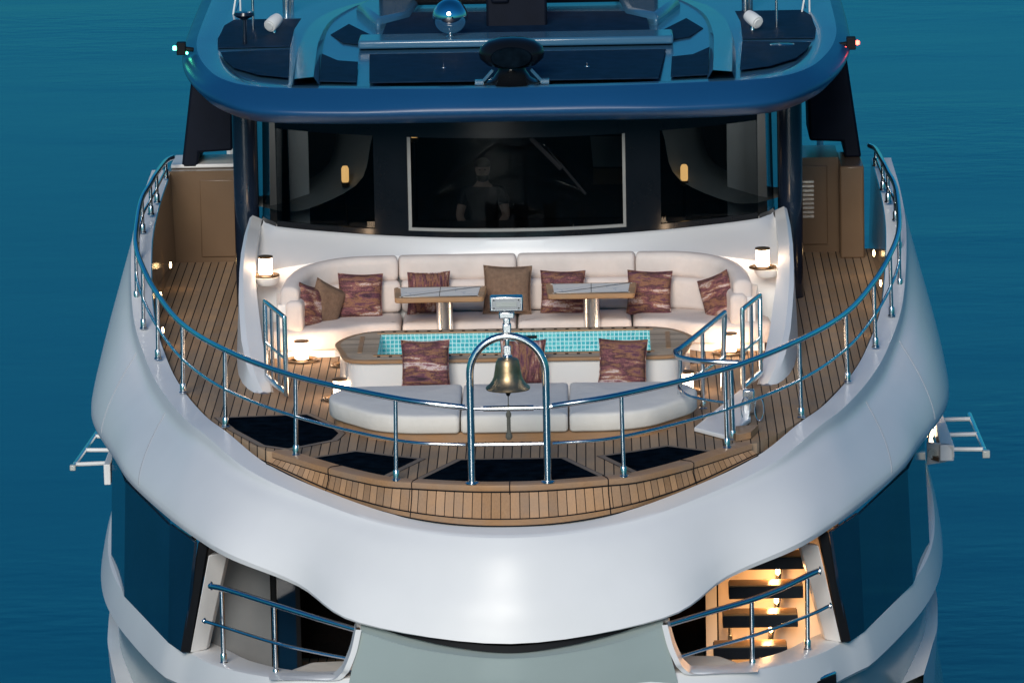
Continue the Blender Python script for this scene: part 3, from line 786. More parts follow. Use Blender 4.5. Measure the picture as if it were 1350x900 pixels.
# lockers closing the side decks
g = MB(); g.box((-3.85, 14.6, .58), (1.15, 1.0, 1.16)); lk = g.build('side_locker', tan, Y, smooth=False)
g = MB(); g.box((-3.72, 14.085, .56), (.62, .03, .98)); dr = g.build('locker_door', tan, lk, bevel=.012)
g = MB(); g.lathe([(0, 0), (.025, .005), (.025, .03), (0, .035)], (-3.47, 14.03, .55), 12, 'Y'); g.build('door_knob', blackm, dr)
g = MB(); g.box((-3.8, 14.7, 1.19), (1.2, .8, .05)); g.build('locker_top', gelsoft, lk, bevel=.015)
g = MB(); g.box((3.62, 14.6, .6), (.7, 1.0, 1.2)); lk = g.build('side_locker', tan, Y, smooth=False)
g = MB(); g.box((3.6, 14.085, .6), (.46, .03, 1.0)); dr = g.build('locker_door', tan, lk, bevel=.012)
g = MB(); g.box((4.12, 14.2, .58), (.3, 1.2, 1.16)); g.build('side_locker', tan, Y, bevel=.02)
for i in range(9):
    g = MB(); g.box((3.58, 14.055, .46+.055*i), (.16, .03, .026)); g.build('vent_slat', chrome, lk, smooth=False)
for sg in (-1, 1):                                  # white frames of the aft deck seen past the bridge
    g = MB()
    for xx in (3.3, 3.62, 3.9): g.tube([(sg*xx, 18.5, .6), (sg*xx, 18.5, 2.6)], .05, 6)
    for zz in (1.8, 2.45): g.tube([(sg*3.1, 18.5, zz), (sg*4.1, 18.5, zz)], .035, 6)
    g.build('aft_frame', whitep, Y)
    # low lamps in the bulwark
    for yy, zz, xx in ((8.3, .2, 4.17), (10.2, .28, 4.32), (12.2, .3, 4.33)):
        g = MB(); g.lathe([(0, 0), (.035, .005), (.04, .02), (0, .03)], (sg*xx-sg*.02, yy, zz), 12, 'X'); g.build('bulwark_lamp', deckglow, Y)

# white lid and teak step at the gap in the rail
q = [U(915, 570, z=.0), U(957, 581, z=.0), U(990, 558, z=.0), U(983, 514, z=.0)]
g = MB(); g.slab([(p[0], p[1], .01) for p in q], (0, 0, .05)); g.build('deck_lid', gel, Y, bevel=.012)
q = [U(970, 571, z=0), U(1000, 569, z=0), U(990, 579, z=0), U(970, 583, z=0)]
g = MB(); g.slab([(p[0], p[1], .01) for p in q], (0, 0, .07)); g.build('deck_step', teaktrim, Y, smooth=False)

# ------------------------------------------------------------------ soft furniture helpers
def rrect(w, h, r, n=5):
    """rounded rectangle round its centre"""
    out = []
    for cx, cy, a0 in ((w/2-r, h/2-r, 0), (-w/2+r, h/2-r, 90), (-w/2+r, -h/2+r, 180), (w/2-r, -h/2+r, 270)):
        for k in range(n+1):
            a = radians(a0+90*k/n); out.append((cx+r*cos(a), cy+r*sin(a)))
    return out
def sweep(path, sec, z0, endpad=.03):
    """a padded roll: section (offset across, height) swept along a plan path"""
    P = [np.array(p[:2], float) for p in path]; n = len(P); rows = []
    def nrm(i):
        t = P[min(i+1, n-1)]-P[max(i-1, 0)]; t /= np.linalg.norm(t); return t, np.array((-t[1], t[0]))
    seq = [(0, -endpad, .0), (0, -endpad, .62), (0, -endpad*.6, .88), (0, 0, .97)]+[(i, endpad*.6 if i == 0 else (-endpad*.6 if i == n-1 else 0), 1.0) for i in range(n)]+[(n-1, 0, .97), (n-1, endpad*.6, .88), (n-1, endpad, .62), (n-1, endpad, .0)]
    for i, e, s in seq:
        t, nn = nrm(i); c = P[i]+t*e
        zt = path[i][2] if len(path[i]) > 2 else 0
        rows.append([(c[0]+nn[0]*a*s, c[1]+nn[1]*a*s, z0+zt+b*s) for a, b in sec])
    return MB().grid(rows, close_u=True)
def cushion(poly, z0, z1, name, mat, parent, r=.05, puff=.02):
    """a flat upholstered pad on a plan outline, rounded over its edges"""
    n = len(poly); c = np.mean(np.array(poly), axis=0)
    loops = []
    def ins(d): return shrink(poly, d)
    h = z1-z0
    for d, z in ((.02, z0), (0, z0+.02), (0, z1-r), (r*.3, z1-r*.3), (r, z1), (r*2.2, z1+puff*.6)):
        loops.append([(p[0], p[1], z) for p in ins(d)])
    g = MB().grid(loops, close_u=True)
    o = len(g.v); g.add([(p[0], p[1], z1+puff*.6) for p in ins(r*2.2)]+[(c[0], c[1], z1+puff)], [(i, (i+1) % n, n) for i in range(n)])
    g.add([(p[0], p[1], z0) for p in ins(.02)], [tuple(range(n))[::-1]])
    return g.build(name, mat, parent, angle=60)
def roundpoly(poly, r, n=5):
    out = []; N_ = len(poly)
    for i in range(N_):
        p = np.array(poly[i], float); rr = r[i] if isinstance(r, (list, tuple)) else r
        if rr <= 0: out.append(tuple(p)); continue
        a = np.array(poly[i-1], float)-p; b = np.array(poly[(i+1) % N_], float)-p
        la, lb = np.linalg.norm(a), np.linalg.norm(b); d = min(rr, la*.48, lb*.48); a = p+a/la*d; b = p+b/lb*d
        for k in range(n+1):
            t = k/n; out.append(tuple(a*(1-t)**2+p*2*t*(1-t)+b*t*t))
    return out

# ------------------------------------------------------------------ U-shaped sofa under the bridge
S = thing('sofa', 'long U-shaped cream sofa curving under the bridge windows', 'sofa', (0, 8.2, 0))
hb = spline([(0, 8.55, 0), (.7, 8.55, 0), (1.36, 8.54, 0), (1.95, 8.45, 0), (2.33, 8.2, -.02), (2.50, 7.85, -.05), (2.56, 7.48, -.10)], 49)
cuts = [(0, 16), (16, 48)]
low = [(a, b) for a, b in rrect(.2, .37, .07)]; upr = [(a, b) for a, b in rrect(.22, .30, .09)]
for sg in (-1, 1):
    for i0, i1 in cuts:
        seg = hb[i0:i1+1]
        p = [(sg*q[0], q[1], q[2]) for q in seg]
        p[0] = (p[0][0]+sg*.035, p[0][1], p[0][2])
        if i0 == 0: p[-1] = (p[-1][0]-sg*.035, p[-1][1], p[-1][2])
        sweep([(q[0], q[1]-.02, q[2]*.4) for q in p], low, .52).build('back_cushion', fabric, S)
        up_ = [(q[0]*1.02, q[1]+.07, q[2]*1.6) for q in p]
        sweep(up_, upr, .835).build('back_bolster', fabric, S)
seats = [[(.012, 7.75), (1.325, 7.75), (1.325, 8.5), (.012, 8.5)],
         [(1.345, 7.75), (1.75, 7.72), (2.05, 7.46), (2.78, 7.40), (2.94, 7.5), (2.92, 7.9), (2.6, 8.3), (2.2, 8.5), (1.345, 8.5)]]
for sg in (-1, 1):
    for k, s_ in enumerate(seats):
        pl = roundpoly([(sg*x, y) for x, y in s_], .05 if k == 0 else .10, 4)
        cushion(pl, .09, .335, 'seat_cushion', fabric, S, .05, .012)
g = MB()
g.prism(mirror_curve([(0, 7.8, 0), (1.8, 7.78, 0), (2.1, 7.5, 0), (2.85, 7.46, 0), (2.85, 8.0, 0), (2.5, 8.6, 0)]), .0, .09)
g.v = [(p[0], p[1], p[2]) for p in g.v]
g.build('plinth', gelsoft, S, smooth=False)
g = MB(); g.prism(mirror_curve([(0, 8.60, 0), (1.4, 8.6, 0), (2.0, 8.52, 0), (2.42, 8.24, 0), (2.60, 7.88, 0), (2.64, 7.5, 0), (2.75, 7.5, 0), (2.8, 8.3, 0), (2.5, 8.7, 0), (0, 8.76, 0)]), .09, .62); g.build('back_frame', gelsoft, S, smooth=False)

# ------------------------------------------------------------------ sunpad in front of the pool
pad_h = [(0, 2.36), (1.12, 2.36), (1.5, 2.55), (1.99, 3.3), (2.02, 3.75), (1.82, 4.14), (0, 4.2)]
SP = thing('sunpad', 'wide pale sun bed of three cushions in front of the tiled pool', 'sun bed', (0, 3.2, 0))
xa, xb = -.555, .61
cushion(roundpoly([(xa+.008, 2.36), (xb-.008, 2.36), (xb-.008, 4.18), (xa+.008, 4.18)], .05, 3), .105, .30, 'pad_cushion', padfab, SP, .035, .012)
cushion(roundpoly([(xb+.008, 2.36)]+[(x, y) for x, y in pad_h[1:6]]+[(xb+.008, 4.18)], [.05, .25, .2, .25, .2, .25, .05], 4), .105, .30, 'pad_cushion', padfab, SP, .035, .012)
cushion(roundpoly([(xa-.008, 4.18)]+[(-x, y) for x, y in pad_h[5:0:-1]]+[(xa-.008, 2.36)], [.05, .25, .2, .25, .2, .25, .05], 4), .105, .30, 'pad_cushion', padfab, SP, .035, .012)
g = MB(); g.prism(roundpoly(shrink(roundpoly([(-x, y) for x, y in pad_h[1:6]][::-1]+[(x, y) for x, y in pad_h[1:6]], .2, 4), .06), 0), .0, .105); g.build('pad_base', teaktrim, SP, smooth=False)

# ------------------------------------------------------------------ plunge pool
PL = thing('plunge_pool', 'white plunge pool with teak rim and lit turquoise mosaic', 'pool', (0, 5.4, 0))
outl = roundpoly([(-1.86, 4.56), (1.86, 4.56), (2.05, 5.75), (1.72, 6.42), (-1.72, 6.42), (-2.05, 5.75)], [.28, .28, .3, .4, .4, .3], 6)
inl = [(-1.52, 4.90), (1.52, 4.90), (1.52, 6.20), (-1.52, 6.20)]
def ring(g, o, i, z):
    """flat band between an outline and a rectangular opening"""
    bm = bmesh.new()
    vo = [bm.verts.new((p[0], p[1], z)) for p in o]; vi = [bm.verts.new((p[0], p[1], z)) for p in i]
    es = [bm.edges.new((vo[k], vo[(k+1) % len(vo)])) for k in range(len(vo))]+[bm.edges.new((vi[k], vi[(k+1) % len(vi)])) for k in range(len(vi))]
    bmesh.ops.triangle_fill(bm, edges=es, use_beauty=True)
    bm.verts.index_update()
    g.add([tuple(v.co) for v in bm.verts], [tuple(v.index for v in f.verts) for f in bm.faces]); bm.free()
inner = shrink(outl, .055)
wallo = shrink(outl, .05)
g = MB(); g.grid([[(p[0], p[1], z) for p in wallo] for z in (0, .1, .2, .3, .463)], close_u=True); g.build('pool_wall', gelsoft, PL, angle=50)
g = MB(); g.grid([[(p[0], p[1], z) for p in o] for o, z in ((shrink(outl, .045), .463), (shrink(outl, .005), .465), (outl, .475), (outl, .495), (shrink(outl, .012), .502), (shrink(outl, .06), .502))], close_u=True); g.build('pool_rim', teaktrim, PL, angle=50)
g = MB(); ring(g, shrink(outl, .06), inl, .500); g.build('pool_deck', teakpool, PL, smooth=False)
g = MB()
for x0, x1, y0, y1 in ((-1.56, 1.56, 4.845, 4.90), (-1.56, 1.56, 6.20, 6.255)): g.box(((x0+x1)/2, (y0+y1)/2, .500), (x1-x0, y1-y0, .016))
g.build('pool_edge', teaktrim, PL, smooth=False)
g = MB()
for i in range(24):
    for yy in (4.80, 6.30): MB().box((-1.5+i*.1304, yy, .503), (.035, .05, .006)).build('drain_slot', blackm, PL, smooth=False)
for sg in (-1, 1): MB().box((sg*1.72, 5.55, .503), (.05, 1.0, .005)).build('drain_slot', teaktrim, PL, smooth=False)
g = MB(); g.grid([[(p[0], p[1], z) for p in inl] for z in (.492, -.3)], close_u=True); g.add([(p[0], p[1], -.3) for p in inl], [(0, 1, 2, 3)]); g.build('pool_basin', tilem, PL, smooth=False)
wm, t_, b_ = new_mat('pool_water'); b_.inputs['Base Color'].default_value = (.05, .45, .5, 1); b_.inputs['Roughness'].default_value = .08
bump(t_, b_, noise(t_, N(t_, 'ShaderNodeTexCoord').outputs['Object'], 9, 3), .3, .03)
g = MB(); g.add([(p[0], p[1], .16) for p in inl], [(0, 1, 2, 3)]); g.build('pool_water', wm, PL, smooth=False)
for sg in (-1, 1):
    g = MB(); g.box((sg*.75, 4.915, .33), (1.2, .012, .03)); g.build('pool_lamp', poolglow, PL, smooth=False)
g = MB(); g.box((.16, 6.19, .44), (.17, .02, .03)); g.build('pool_inlet', blackm, PL, smooth=False)

# ------------------------------------------------------------------ tables
def table(u0, u1, vf, label):
    a = U(u0, vf, z=.70); b = U(u1, vf, z=.70); cx = (a[0]+b[0])/2; cy = a[1]+.36
    t = thing('dining_table', label, 'table', (cx, cy, 0), 'pedestal tables in front of the sofa')
    W_, D_ = b[0]-a[0], .74
    poly = roundpoly([(cx-W_/2+.03, cy-D_/2), (cx+W_/2-.03, cy-D_/2), (cx+W_/2, cy+D_/2), (cx-W_/2, cy+D_/2)], .05, 4)
    g = MB(); g.prism(poly, .665, .725); tp = g.build('table_top', teaktrim, t, bevel=.012, smooth=True)
    g = MB(); g.prism(shrink(poly, .075), .715, .730); g.build('marble_inlay', marblem, tp, smooth=False)
    g = MB(); g.box((cx, cy, .7305), (.006, D_-.15, .003)); g.build('leaf_joint', blackm, tp, smooth=False)
    px = cx+.05 if cx < 0 else cx
    g = MB(); g.lathe([(.10, .02), (.095, .04), (.095, .66)], (px, cy, 0), 32); g.build('pedestal', chrome, t)
    g = MB(); g.lathe([(.26, 0), (.26, .015), (.1, .025)], (px, cy, 0), 32); g.build('base_plate', chrome, t)
    return t
table(517, 641, 396, 'marble topped table on a chrome pillar left of the floodlight')
table(719, 840, 391, 'marble topped table on a chrome pillar right of the floodlight')

# ------------------------------------------------------------------ throw pillows
def pillow_mesh(name, mat, size=.52, thick=.17):
    n = 17; g = MB()
    def pt(i, j, s):
        u = -1+2*i/(n-1); v = -1+2*j/(n-1)
        k = 1-.075*(1-u*u)*(v*v)-.0; k2 = 1-.075*(1-v*v)*(u*u)
        x = u*k2*size/2; z = v*k*size/2
        h = ((1-u**4)*(1-v**4))**.55*thick/2
        wr = .006*sin(9*u+4*v*s)*sin(7*v-3*u)*(1-abs(u))**.4
        return (x, s*(h+wr*(h > .01)), z-.012*(1-abs(v)))
    for s in (-1, 1): g.grid([[pt(i, j, s) for i in range(n)] for j in range(n)])
    return g.build(name, mat, angle=70)
PILL = {}
GP = 'scatter cushions on the sofa and sun bed'
def pillow(kind, u, v, y, label, rx=-.28, rz=0.0, ry=0.0, size=1.0, sx=1.0):
    if kind not in PILL:
        o = PILL[kind] = pillow_mesh('throw_pillow', stripefab if kind == 's' else brownfab)
        piping = MB(); n = 40
        def bd(t):
            a = t*4; k = int(a) % 4; f = a-int(a); q = -1+2*f
            e = .26*(1-.075*(1-q*q))
            return [(q*.26, 0, -e), (e, 0, q*.26), (-q*.26, 0, e), (-e, 0, -q*.26)][k]
        piping.tube([bd(i/n) for i in range(n)], .007, 6, closed=True)
        p = piping.build('piping', stripefab if kind == 's' else brownfab, o)
    else: o = copy_tree(PILL[kind])
    o.location = U(u, v, y=y); o.rotation_mode = 'ZXY'
    o.rotation_euler = (rx, ry, rz); o.scale = (size*sx, size, size)
    tag(o, label, 'cushion', GP)
pillow('s', 408, 405, 7.80, 'striped cushion leaning edge-on in the left corner of the sofa', -.3, 1.05, .08, .98)
pillow('b', 430, 401, 8.02, 'brown cushion half hidden behind a striped one in the left sofa corner', -.35, .62, .35, .92)
pillow('s', 475, 390, 8.25, 'striped cushion standing square between the brown corner cushion and the left table', -.22, .12, .02)
pillow('s', 565, 386, 8.27, 'cushion with upright stripes behind the left table', -.2, .03, pi/2+.02, .96)
pillow('b', 669, 382, 8.22, 'large plain brown cushion in the middle of the sofa behind the floodlight', -.2, 0, .03, 1.08)
pillow('s', 742, 386, 8.27, 'striped cushion partly hidden behind the right table', -.2, -.03, .02)
pillow('s', 856, 386, 8.2, 'striped cushion on the sofa at the outer end of the right table', -.25, -.1, .05)
pillow('s', 946, 391, 7.9, 'striped cushion tilted in the right corner of the sofa', -.3, -.75, -.25, .98)
pillow('s', 561, 480, 4.3, 'striped cushion against the pool wall on the left of the sun bed', -.2, .02, .0, 1.03)
pillow('s', 689, 478, 4.32, 'cushion with upright stripes partly hidden by the bronze bell', -.2, 0, pi/2+.04, .98)
pillow('s', 821, 479, 4.3, 'striped cushion against the pool wall on the right of the sun bed', -.2, -.03, .04, 1.03)

# ------------------------------------------------------------------ lanterns
def lantern():
    t = thing('lantern', 'lantern', 'lantern', (0, 0, 0), 'lit white lanterns')
    MB().lathe([(.078, .012), (.085, .016), (.085, .03), (.078, .034)], seg=28).build('lantern_base', brass, t)
    MB().lathe([(.074, .034), (.077, .045), (.077, .215), (.07, .222)], seg=28).build('lamp_shade', lampglow, t)
    MB().lathe([(.084, .222), (.088, .228), (.088, .244), (.06, .250), (0, .252)], seg=28).build('lid', brass, t)
    return t
LN = lantern(); lring = True
LL = [(350, 366, .805, 'shelf', 'lantern on the corner shelf above the left end of the sofa'),
      (1006, 356, .805, 'shelf', 'lantern on the corner shelf above the right end of the sofa'),
      (398, 476, 0, 'floor', 'lantern on the teak deck at the left front end of the sofa'),
      (962, 466, 0, 'floor', 'lantern on the teak deck behind the right gate rail'),
      (449, 527, 0, 'floor', 'lantern at the left end of the sun bed'),
      (905, 517, 0, 'floor', 'lantern at the right end of the sun bed'),
      (459, 482, 0, 'floor', 'lantern half hidden behind the left corner of the pool'),
      (898, 476, 0, 'floor', 'lantern half hidden behind the right corner of the pool')]
for i, (u, v, z, kind, lab) in enumerate(LL):
    t = LN if i == 0 else copy_tree(LN)
    t.location = U(u, v, z=z)
    if kind == 'shelf':
        t.location = (t.location.x, 8.36, .803)
    tag(t, 'lit white glass '+lab)
    R_ = .15 if kind == 'shelf' else .19
    g = MB(); x, y, z_ = t.location
    g.tube([(x+R_*cos(a), y+R_*sin(a), z_+.016) for a in np.linspace(0, 2*pi, 33)[:-1]], .013, 8, closed=True)
    g.box((x, y, z_+.012), (R_*2-.01, .03, .012))
    g.build('carry_ring', brass, t)
# ------------------------------------------------------------------ bow rail
def stan(g, b, t, r=.023): g.tube([(b[0], b[1], b[2]+.02), t], r, 10); return g
def socket(b): return MB().lathe([(.045, 0), (.045, .012), (.034, .02), (.034, .10), (.028, .112)], b, 14)
BR = thing('bow_rail', 'polished two-bar guard rail curving round the foredeck', 'railing', (0, 3, 0))
ST_ = [(520, 633, 525, .02), (388, 600, 496, .02), (295, 563, 461, .01), (239, 518, 427, .03), (206, 473, 387, .12), (187, 433, 352, .27),
       (178, 396, 322, .42), (180, 348, 290, .68), (186, 307, 262, .9), (197, 283, 243, 1.0), (205, 267, 229, 1.05), (217, 235, 213, 1.14)]
base_pts = []; tops = []
for u, v, vt, z in ST_:
    b = U(u, v, z=z); tp = U(u-1, vt, y=b[1])
    base_pts.append((abs(b[0])-.02, b[1], z)); tops.append((abs(tp[0])-.02, b[1], tp[2]))
endp = U(613, 537, y=.14)
for sg in (-1, 1):
    f = lambda p: (sg*p[0], p[1], p[2])
    tc_ = [(abs(endp[0]), .14, endp[2])]+tops
    last = tops[-1]; tc_.append((last[0]-.06, last[1]+.45, last[2]-.02))
    c = [f(p) for p in spline(tc_, 100)]
    MB().tube(c, .031, 12).build('top_rail', chrome, BR)
    mids = [((a[0]+b[0])/2, a[1], a[2]*.49+b[2]*.51) for a, b in zip(tops, base_pts)]
    mids = [(abs(endp[0])-.0, .14, .43)]+mids
    MB().tube([f(p) for p in spline(mids, 90)], .018, 10).build('mid_rail', chrome, BR)
    for b, tp in zip(base_pts, tops):
        g = MB(); stan(g, f(b), f(tp)); s_ = g.build('stanchion', chrome, BR)
        socket(f(b)).build('base_socket', chrome, s_)

# bell arch at the stem
xl = U(622, 641, z=.02); xr = U(722, 639, z=.02); yA = .14
ra = (xr[0]-xl[0])/2; cx = (xl[0]+xr[0])/2; zt = U(670, 443, y=yA)[2]-ra
AR = thing('bell_arch', 'tall polished steel arch standing on the teak cap at the bow', 'arch', (cx, yA, .02))
pts = [(cx-ra, yA, .03), (cx-ra, yA, zt*.5)]+[(cx-ra*cos(a), yA, zt+ra*sin(a)) for a in np.linspace(0, pi, 25)]+[(cx+ra, yA, zt*.5), (cx+ra, yA, .03)]
MB().tube(pts, .040, 16).build('arch_tube', chrome, AR)
for s in (-1, 1): MB().lathe([(.075, 0), (.075, .012), (.05, .02)], (cx+s*ra, yA, .022), 20).build('foot_flange', chrome, AR)
zb_ = U(670, 538, y=yA)[2]
g = MB(); g.tube([(-abs(endp[0])-.02, yA, endp[2]), (cx-ra, yA, zb_)], .020, 8); g.tube([(cx+ra, yA, zb_), (abs(endp[0])+.02, yA, endp[2])], .020, 8)
g.tube([(cx-ra, yA, zb_), (cx+ra, yA, zb_)], .017, 8); g.tube([(cx-.26, yA, zb_), (cx+.26, yA, zb_)], .030, 12); g.build('cross_bar', chrome, AR)
g = MB(); g.tube([(cx-ra, yA, .43), (cx+ra, yA, .43)], .018, 8); g.build('lower_bar', chrome, AR)
# floodlight on top of the arch
zc = zt+ra+.035
FL = thing('floodlight', 'small rectangular chrome floodlight on top of the bell arch', 'floodlight', (cx, yA, zc))
g = MB(); g.box((cx, yA, zc+.05), (.09, .09, .10)); g.box((cx, yA, zc+.125), (.07, .08, .07)); g.box((cx, yA, zc+.19), (.16, .11, .07)); g.build('bracket', chrome, FL, bevel=.012)
zf = U(669, 399, y=yA)[2]
g = MB(); g.box((cx-.0, yA-.01, zf), (.34, .13, .155)); bd_ = g.build('lamp_body', chrome, FL, bevel=.012)
g = MB(); g.box((cx, yA-.08, zf), (.30, .016, .115)); g.build('bezel', simple('bezel_metal', (.38, .39, .4), .35, metal=.3), bd_, bevel=.004)
g = MB(); g.box((cx, yA-.09, zf-.002), (.215, .012, .052)); g.build('lens', greyglass, bd_, bevel=.003)
g = MB()
for sx in (-1, 1):
    for sz in (-1, 1): g.lathe([(0, -.002), (.008, 0), (.008, .008)], (cx+sx*.128, yA-.091, zf+sz*.042), 8, 'Y')
g.build('screw', blackm, bd_)
# ship's bell
zr = U(669, 512.5, y=yA)[2]
BL = thing('ship_bell', 'bronze ship bell with rope hanging in the steel arch', 'bell', (cx, yA, zr))
prof = [(.228, 0), (.233, .012), (.226, .024), (.20, .045), (.168, .085), (.148, .13), (.137, .19), (.128, .25), (.117, .298), (.104, .318), (.06, .33), (0, .332)]
pin = [(.0, .29), (.09, .28), (.12, .2), (.14, .1), (.19, .03), (.215, .0)]
MB().lathe(prof, (cx, yA, zr), 48).build('bell_body', bronze, BL)
MB().lathe(pin, (cx, yA, zr), 40).build('bell_inside', blackm, BL)
g = MB()
for k in range(14): pass
g.tube([(cx, yA, zr+.33), (cx, yA, zt+ra-.03)], .022, 10); g.box((cx, yA, zr+.40), (.075, .05, .11)); g.lathe([(.05, 0), (.05, .03), (.03, .04)], (cx, yA, zr+.325), 16); g.build('bell_hanger', chrome, BL, bevel=.01)
MB().lathe([(0, -.065), (.016, -.055), (.032, -.02), (.032, .0), (.012, .02), (.012, .2)], (cx, yA, zr-.015), 14).build('clapper', blackm, BL)
g = MB(); g.tube([(cx, yA, zr-.07), (cx, yA, zr-.17)], .006, 6)
rr = [(.006, -.16), (.012, -.18), (.018, -.19), (.012, -.2), (.014, -.235), (.028, -.26), (.028, -.285), (.018, -.31)]
for k in range(5): rr += [(.018, -.315-.028*k), (.022, -.329-.028*k)]
rr += [(.02, -.46), (.036, -.485), (.036, -.51), (.02, -.535), (0, -.54)]
g.lathe([(r_, h_) for r_, h_ in rr], (cx, yA, zr), 12); g.build('bell_rope', rope, BL)

# ------------------------------------------------------------------ gates in the lounge entrance
def gate(A_, B_, h, label, nmid=1):
    t = thing('gate_rail', label, 'gate', A_)
    a, b = np.array(A_), np.array(B_); up = np.array((0, 0, h))
    g = MB()
    top = [a+np.array((0, 0, .1)), a+up*.97, a+up, a*.96+b*.04+up*1.0, b*.96+a*.04+up*1.0, b+up, b+up*.97, b+np.array((0, 0, .1))]
    g.tube(top, .027, 10); g.build('gate_frame', chrome, t)
    for k in range(nmid):
        m = a+(b-a)*(k+1)/(nmid+1); g = MB(); g.tube([m+np.array((0, 0, .12)), m+up], .02, 8); g.build('upright', chrome, t)
    g = MB(); g.tube([a+up*.52, b+up*.52], .016, 8); g.build('mid_bar', chrome, t)
    g = MB(); g.tube([a+np.array((0, 0, .12)), b+np.array((0, 0, .12))], .034, 10); g.build('bottom_bar', chrome, t)
    return t
gate(U(352, 510, z=0), U(378, 533, z=0), .98, 'polished gate swung open beside the left sofa fin', 2)
G2 = gate(U(1003, 505, z=0), U(980, 525, z=0), 1.0, 'polished gate swung open beside the right sofa fin', 1)
g = MB(); q = U(987, 533, z=.12); g.box((q[0], q[1], .16), (.13, .1, .26)); g.build('hinge_block', chrome, G2, bevel=.015)
for uu, vv in ((983, 545), (1001, 545)):
    q = U(uu, vv, z=.1); g = MB(); g.tube([(q[0]+.05*cos(a), q[1], .15+.13*sin(a)) for a in np.linspace(0, 2*pi, 17)[:-1]], .008, 6, closed=True); g.build('latch_handle', chrome, G2)
RT = thing('return_rail', 'polished U-shaped return of the guard rail beside the right gate', 'railing', U(925, 538, z=0))
bs = [U(953, 520, z=0), U(927, 539, z=0), U(895, 556, z=0)]
hh = .84
tp = [U(955, 412, y=bs[0][1]), U(926, 436, y=bs[1][1]), U(897, 459, y=bs[2][1]), U(890, 464, y=bs[2][1]-.1), U(897, 471, y=bs[2][1]-.35), U(925, 476, y=bs[2][1]-.7), U(975, 478, y=2.55)]
MB().tube([bs[0]]+[tuple(np.array(tp[0])+np.array((0, 0, -.04)))]+[tuple(p) for p in spline(tp, 40)], .03, 10).build('top_rail', chrome, RT)
for b, t_p in list(zip(bs, tp))[1:]:
    g = MB(); stan(g, b, t_p); s_ = g.build('stanchion', chrome, RT); socket(b).build('base_socket', chrome, s_)
md = [(a[0]*.5+b[0]*.5, a[1]*.5+b[1]*.5, .42) for a, b in zip(bs, tp)]+[(lambda p: p)(U(905, 520, y=bs[2][1]-.45)), U(930, 527, y=bs[2][1]-.7), U(957, 531, y=2.3)]
MB().tube(spline(md, 30), .017, 8).build('mid_rail', chrome, RT)
b = U(966, 580, z=0); t_p = U(963, 484, y=b[1]); g = MB(); stan(g, b, t_p, .03); s_ = g.build('stanchion', chrome, RT); socket(b).build('base_socket', chrome, s_)

# ------------------------------------------------------------------ rails in the hull openings
for sg, pts_t, pts_l, sts, lab in ((-1, [(277, 772), (300, 777), (363, 797), (420, 815), (472, 830)], [(268, 818), (296, 826), (363, 847), (420, 860), (462, 868)], [(295, 874), (364, 895)], 'left'),
                                   (1, [(1079, 752), (1065, 758), (1030, 775), (991, 790), (930, 808), (876, 824)], [(1093, 798), (1065, 811), (991, 838), (930, 855), (888, 868)], [(1065, 856), (992, 882)], 'right')):
    bb = [U(u, v, z=-2.13) for u, v in sts]
    def at(u, v):
        x0, y0, x1, y1 = bb[0][0], bb[0][1], bb[1][0], bb[1][1]
        xx = (u-675)/131.0; t = (abs(xx)-abs(x1))/(abs(x0)-abs(x1)); return U(u, v, y=y1+(y0-y1)*t*(1 if t > 0 else .62))
    t = thing('opening_rail', 'polished rail across the hull opening '+('with the dark doorway' if sg < 0 else 'with the lit stairs'), 'railing', bb[0])
    a = [at(u, v) for u, v in pts_t]; b = [at(u, v) for u, v in pts_l]
    MB().tube(spline(a, 30), .032, 10).build('top_rail', chrome, t)
    MB().tube(spline(b, 30), .019, 8).build('lower_rail', chrome, t)
    for p, (u, v) in zip(bb, sts):
        tu = min(pts_t, key=lambda q: abs(q[0]-u)); tpz = U(u, tu[1]+2, y=p[1])
        g = MB(); stan(g, p, (p[0], p[1], tpz[2]), .025); s_ = g.build('stanchion', chrome, t); socket(p).build('base_socket', chrome, s_)
    g = MB(); g.lathe([(0, 0), (.05, .005), (.05, .02), (.03, .03)], a[0], 14, 'X'); g.lathe([(0, 0), (.035, .005), (.035, .02), (.02, .03)], b[0], 14, 'X'); g.build('wall_flange', chrome, t)

q = U(1086, 894, z=-2.40)
g = MB(); g.box((q[0], q[1]-.02, -2.44), (.46, .05, .17), rz=.98); fl_ = g.build('fairlead_frame', chrome, Y, bevel=.02)
g = MB(); g.box((q[0]+.01, q[1]-.035, -2.44), (.38, .05, .11), rz=.98); g.build('fairlead_opening', blackm, fl_, smooth=False)
# chrome fairlead fittings under the brow
for sg in (-1, 1):
    p = (sg*3.46, 2.38, -.99)
    g = MB(); g.tube([(p[0]-sg*.03, p[1]-.05, p[2]), (p[0]+sg*.02, p[1]-.02, p[2]-.005), (p[0]+sg*.2, p[1]+.42, p[2]+.02)], [.03, .025, .012], 8); g.build('drain_fitting', chrome, Y)

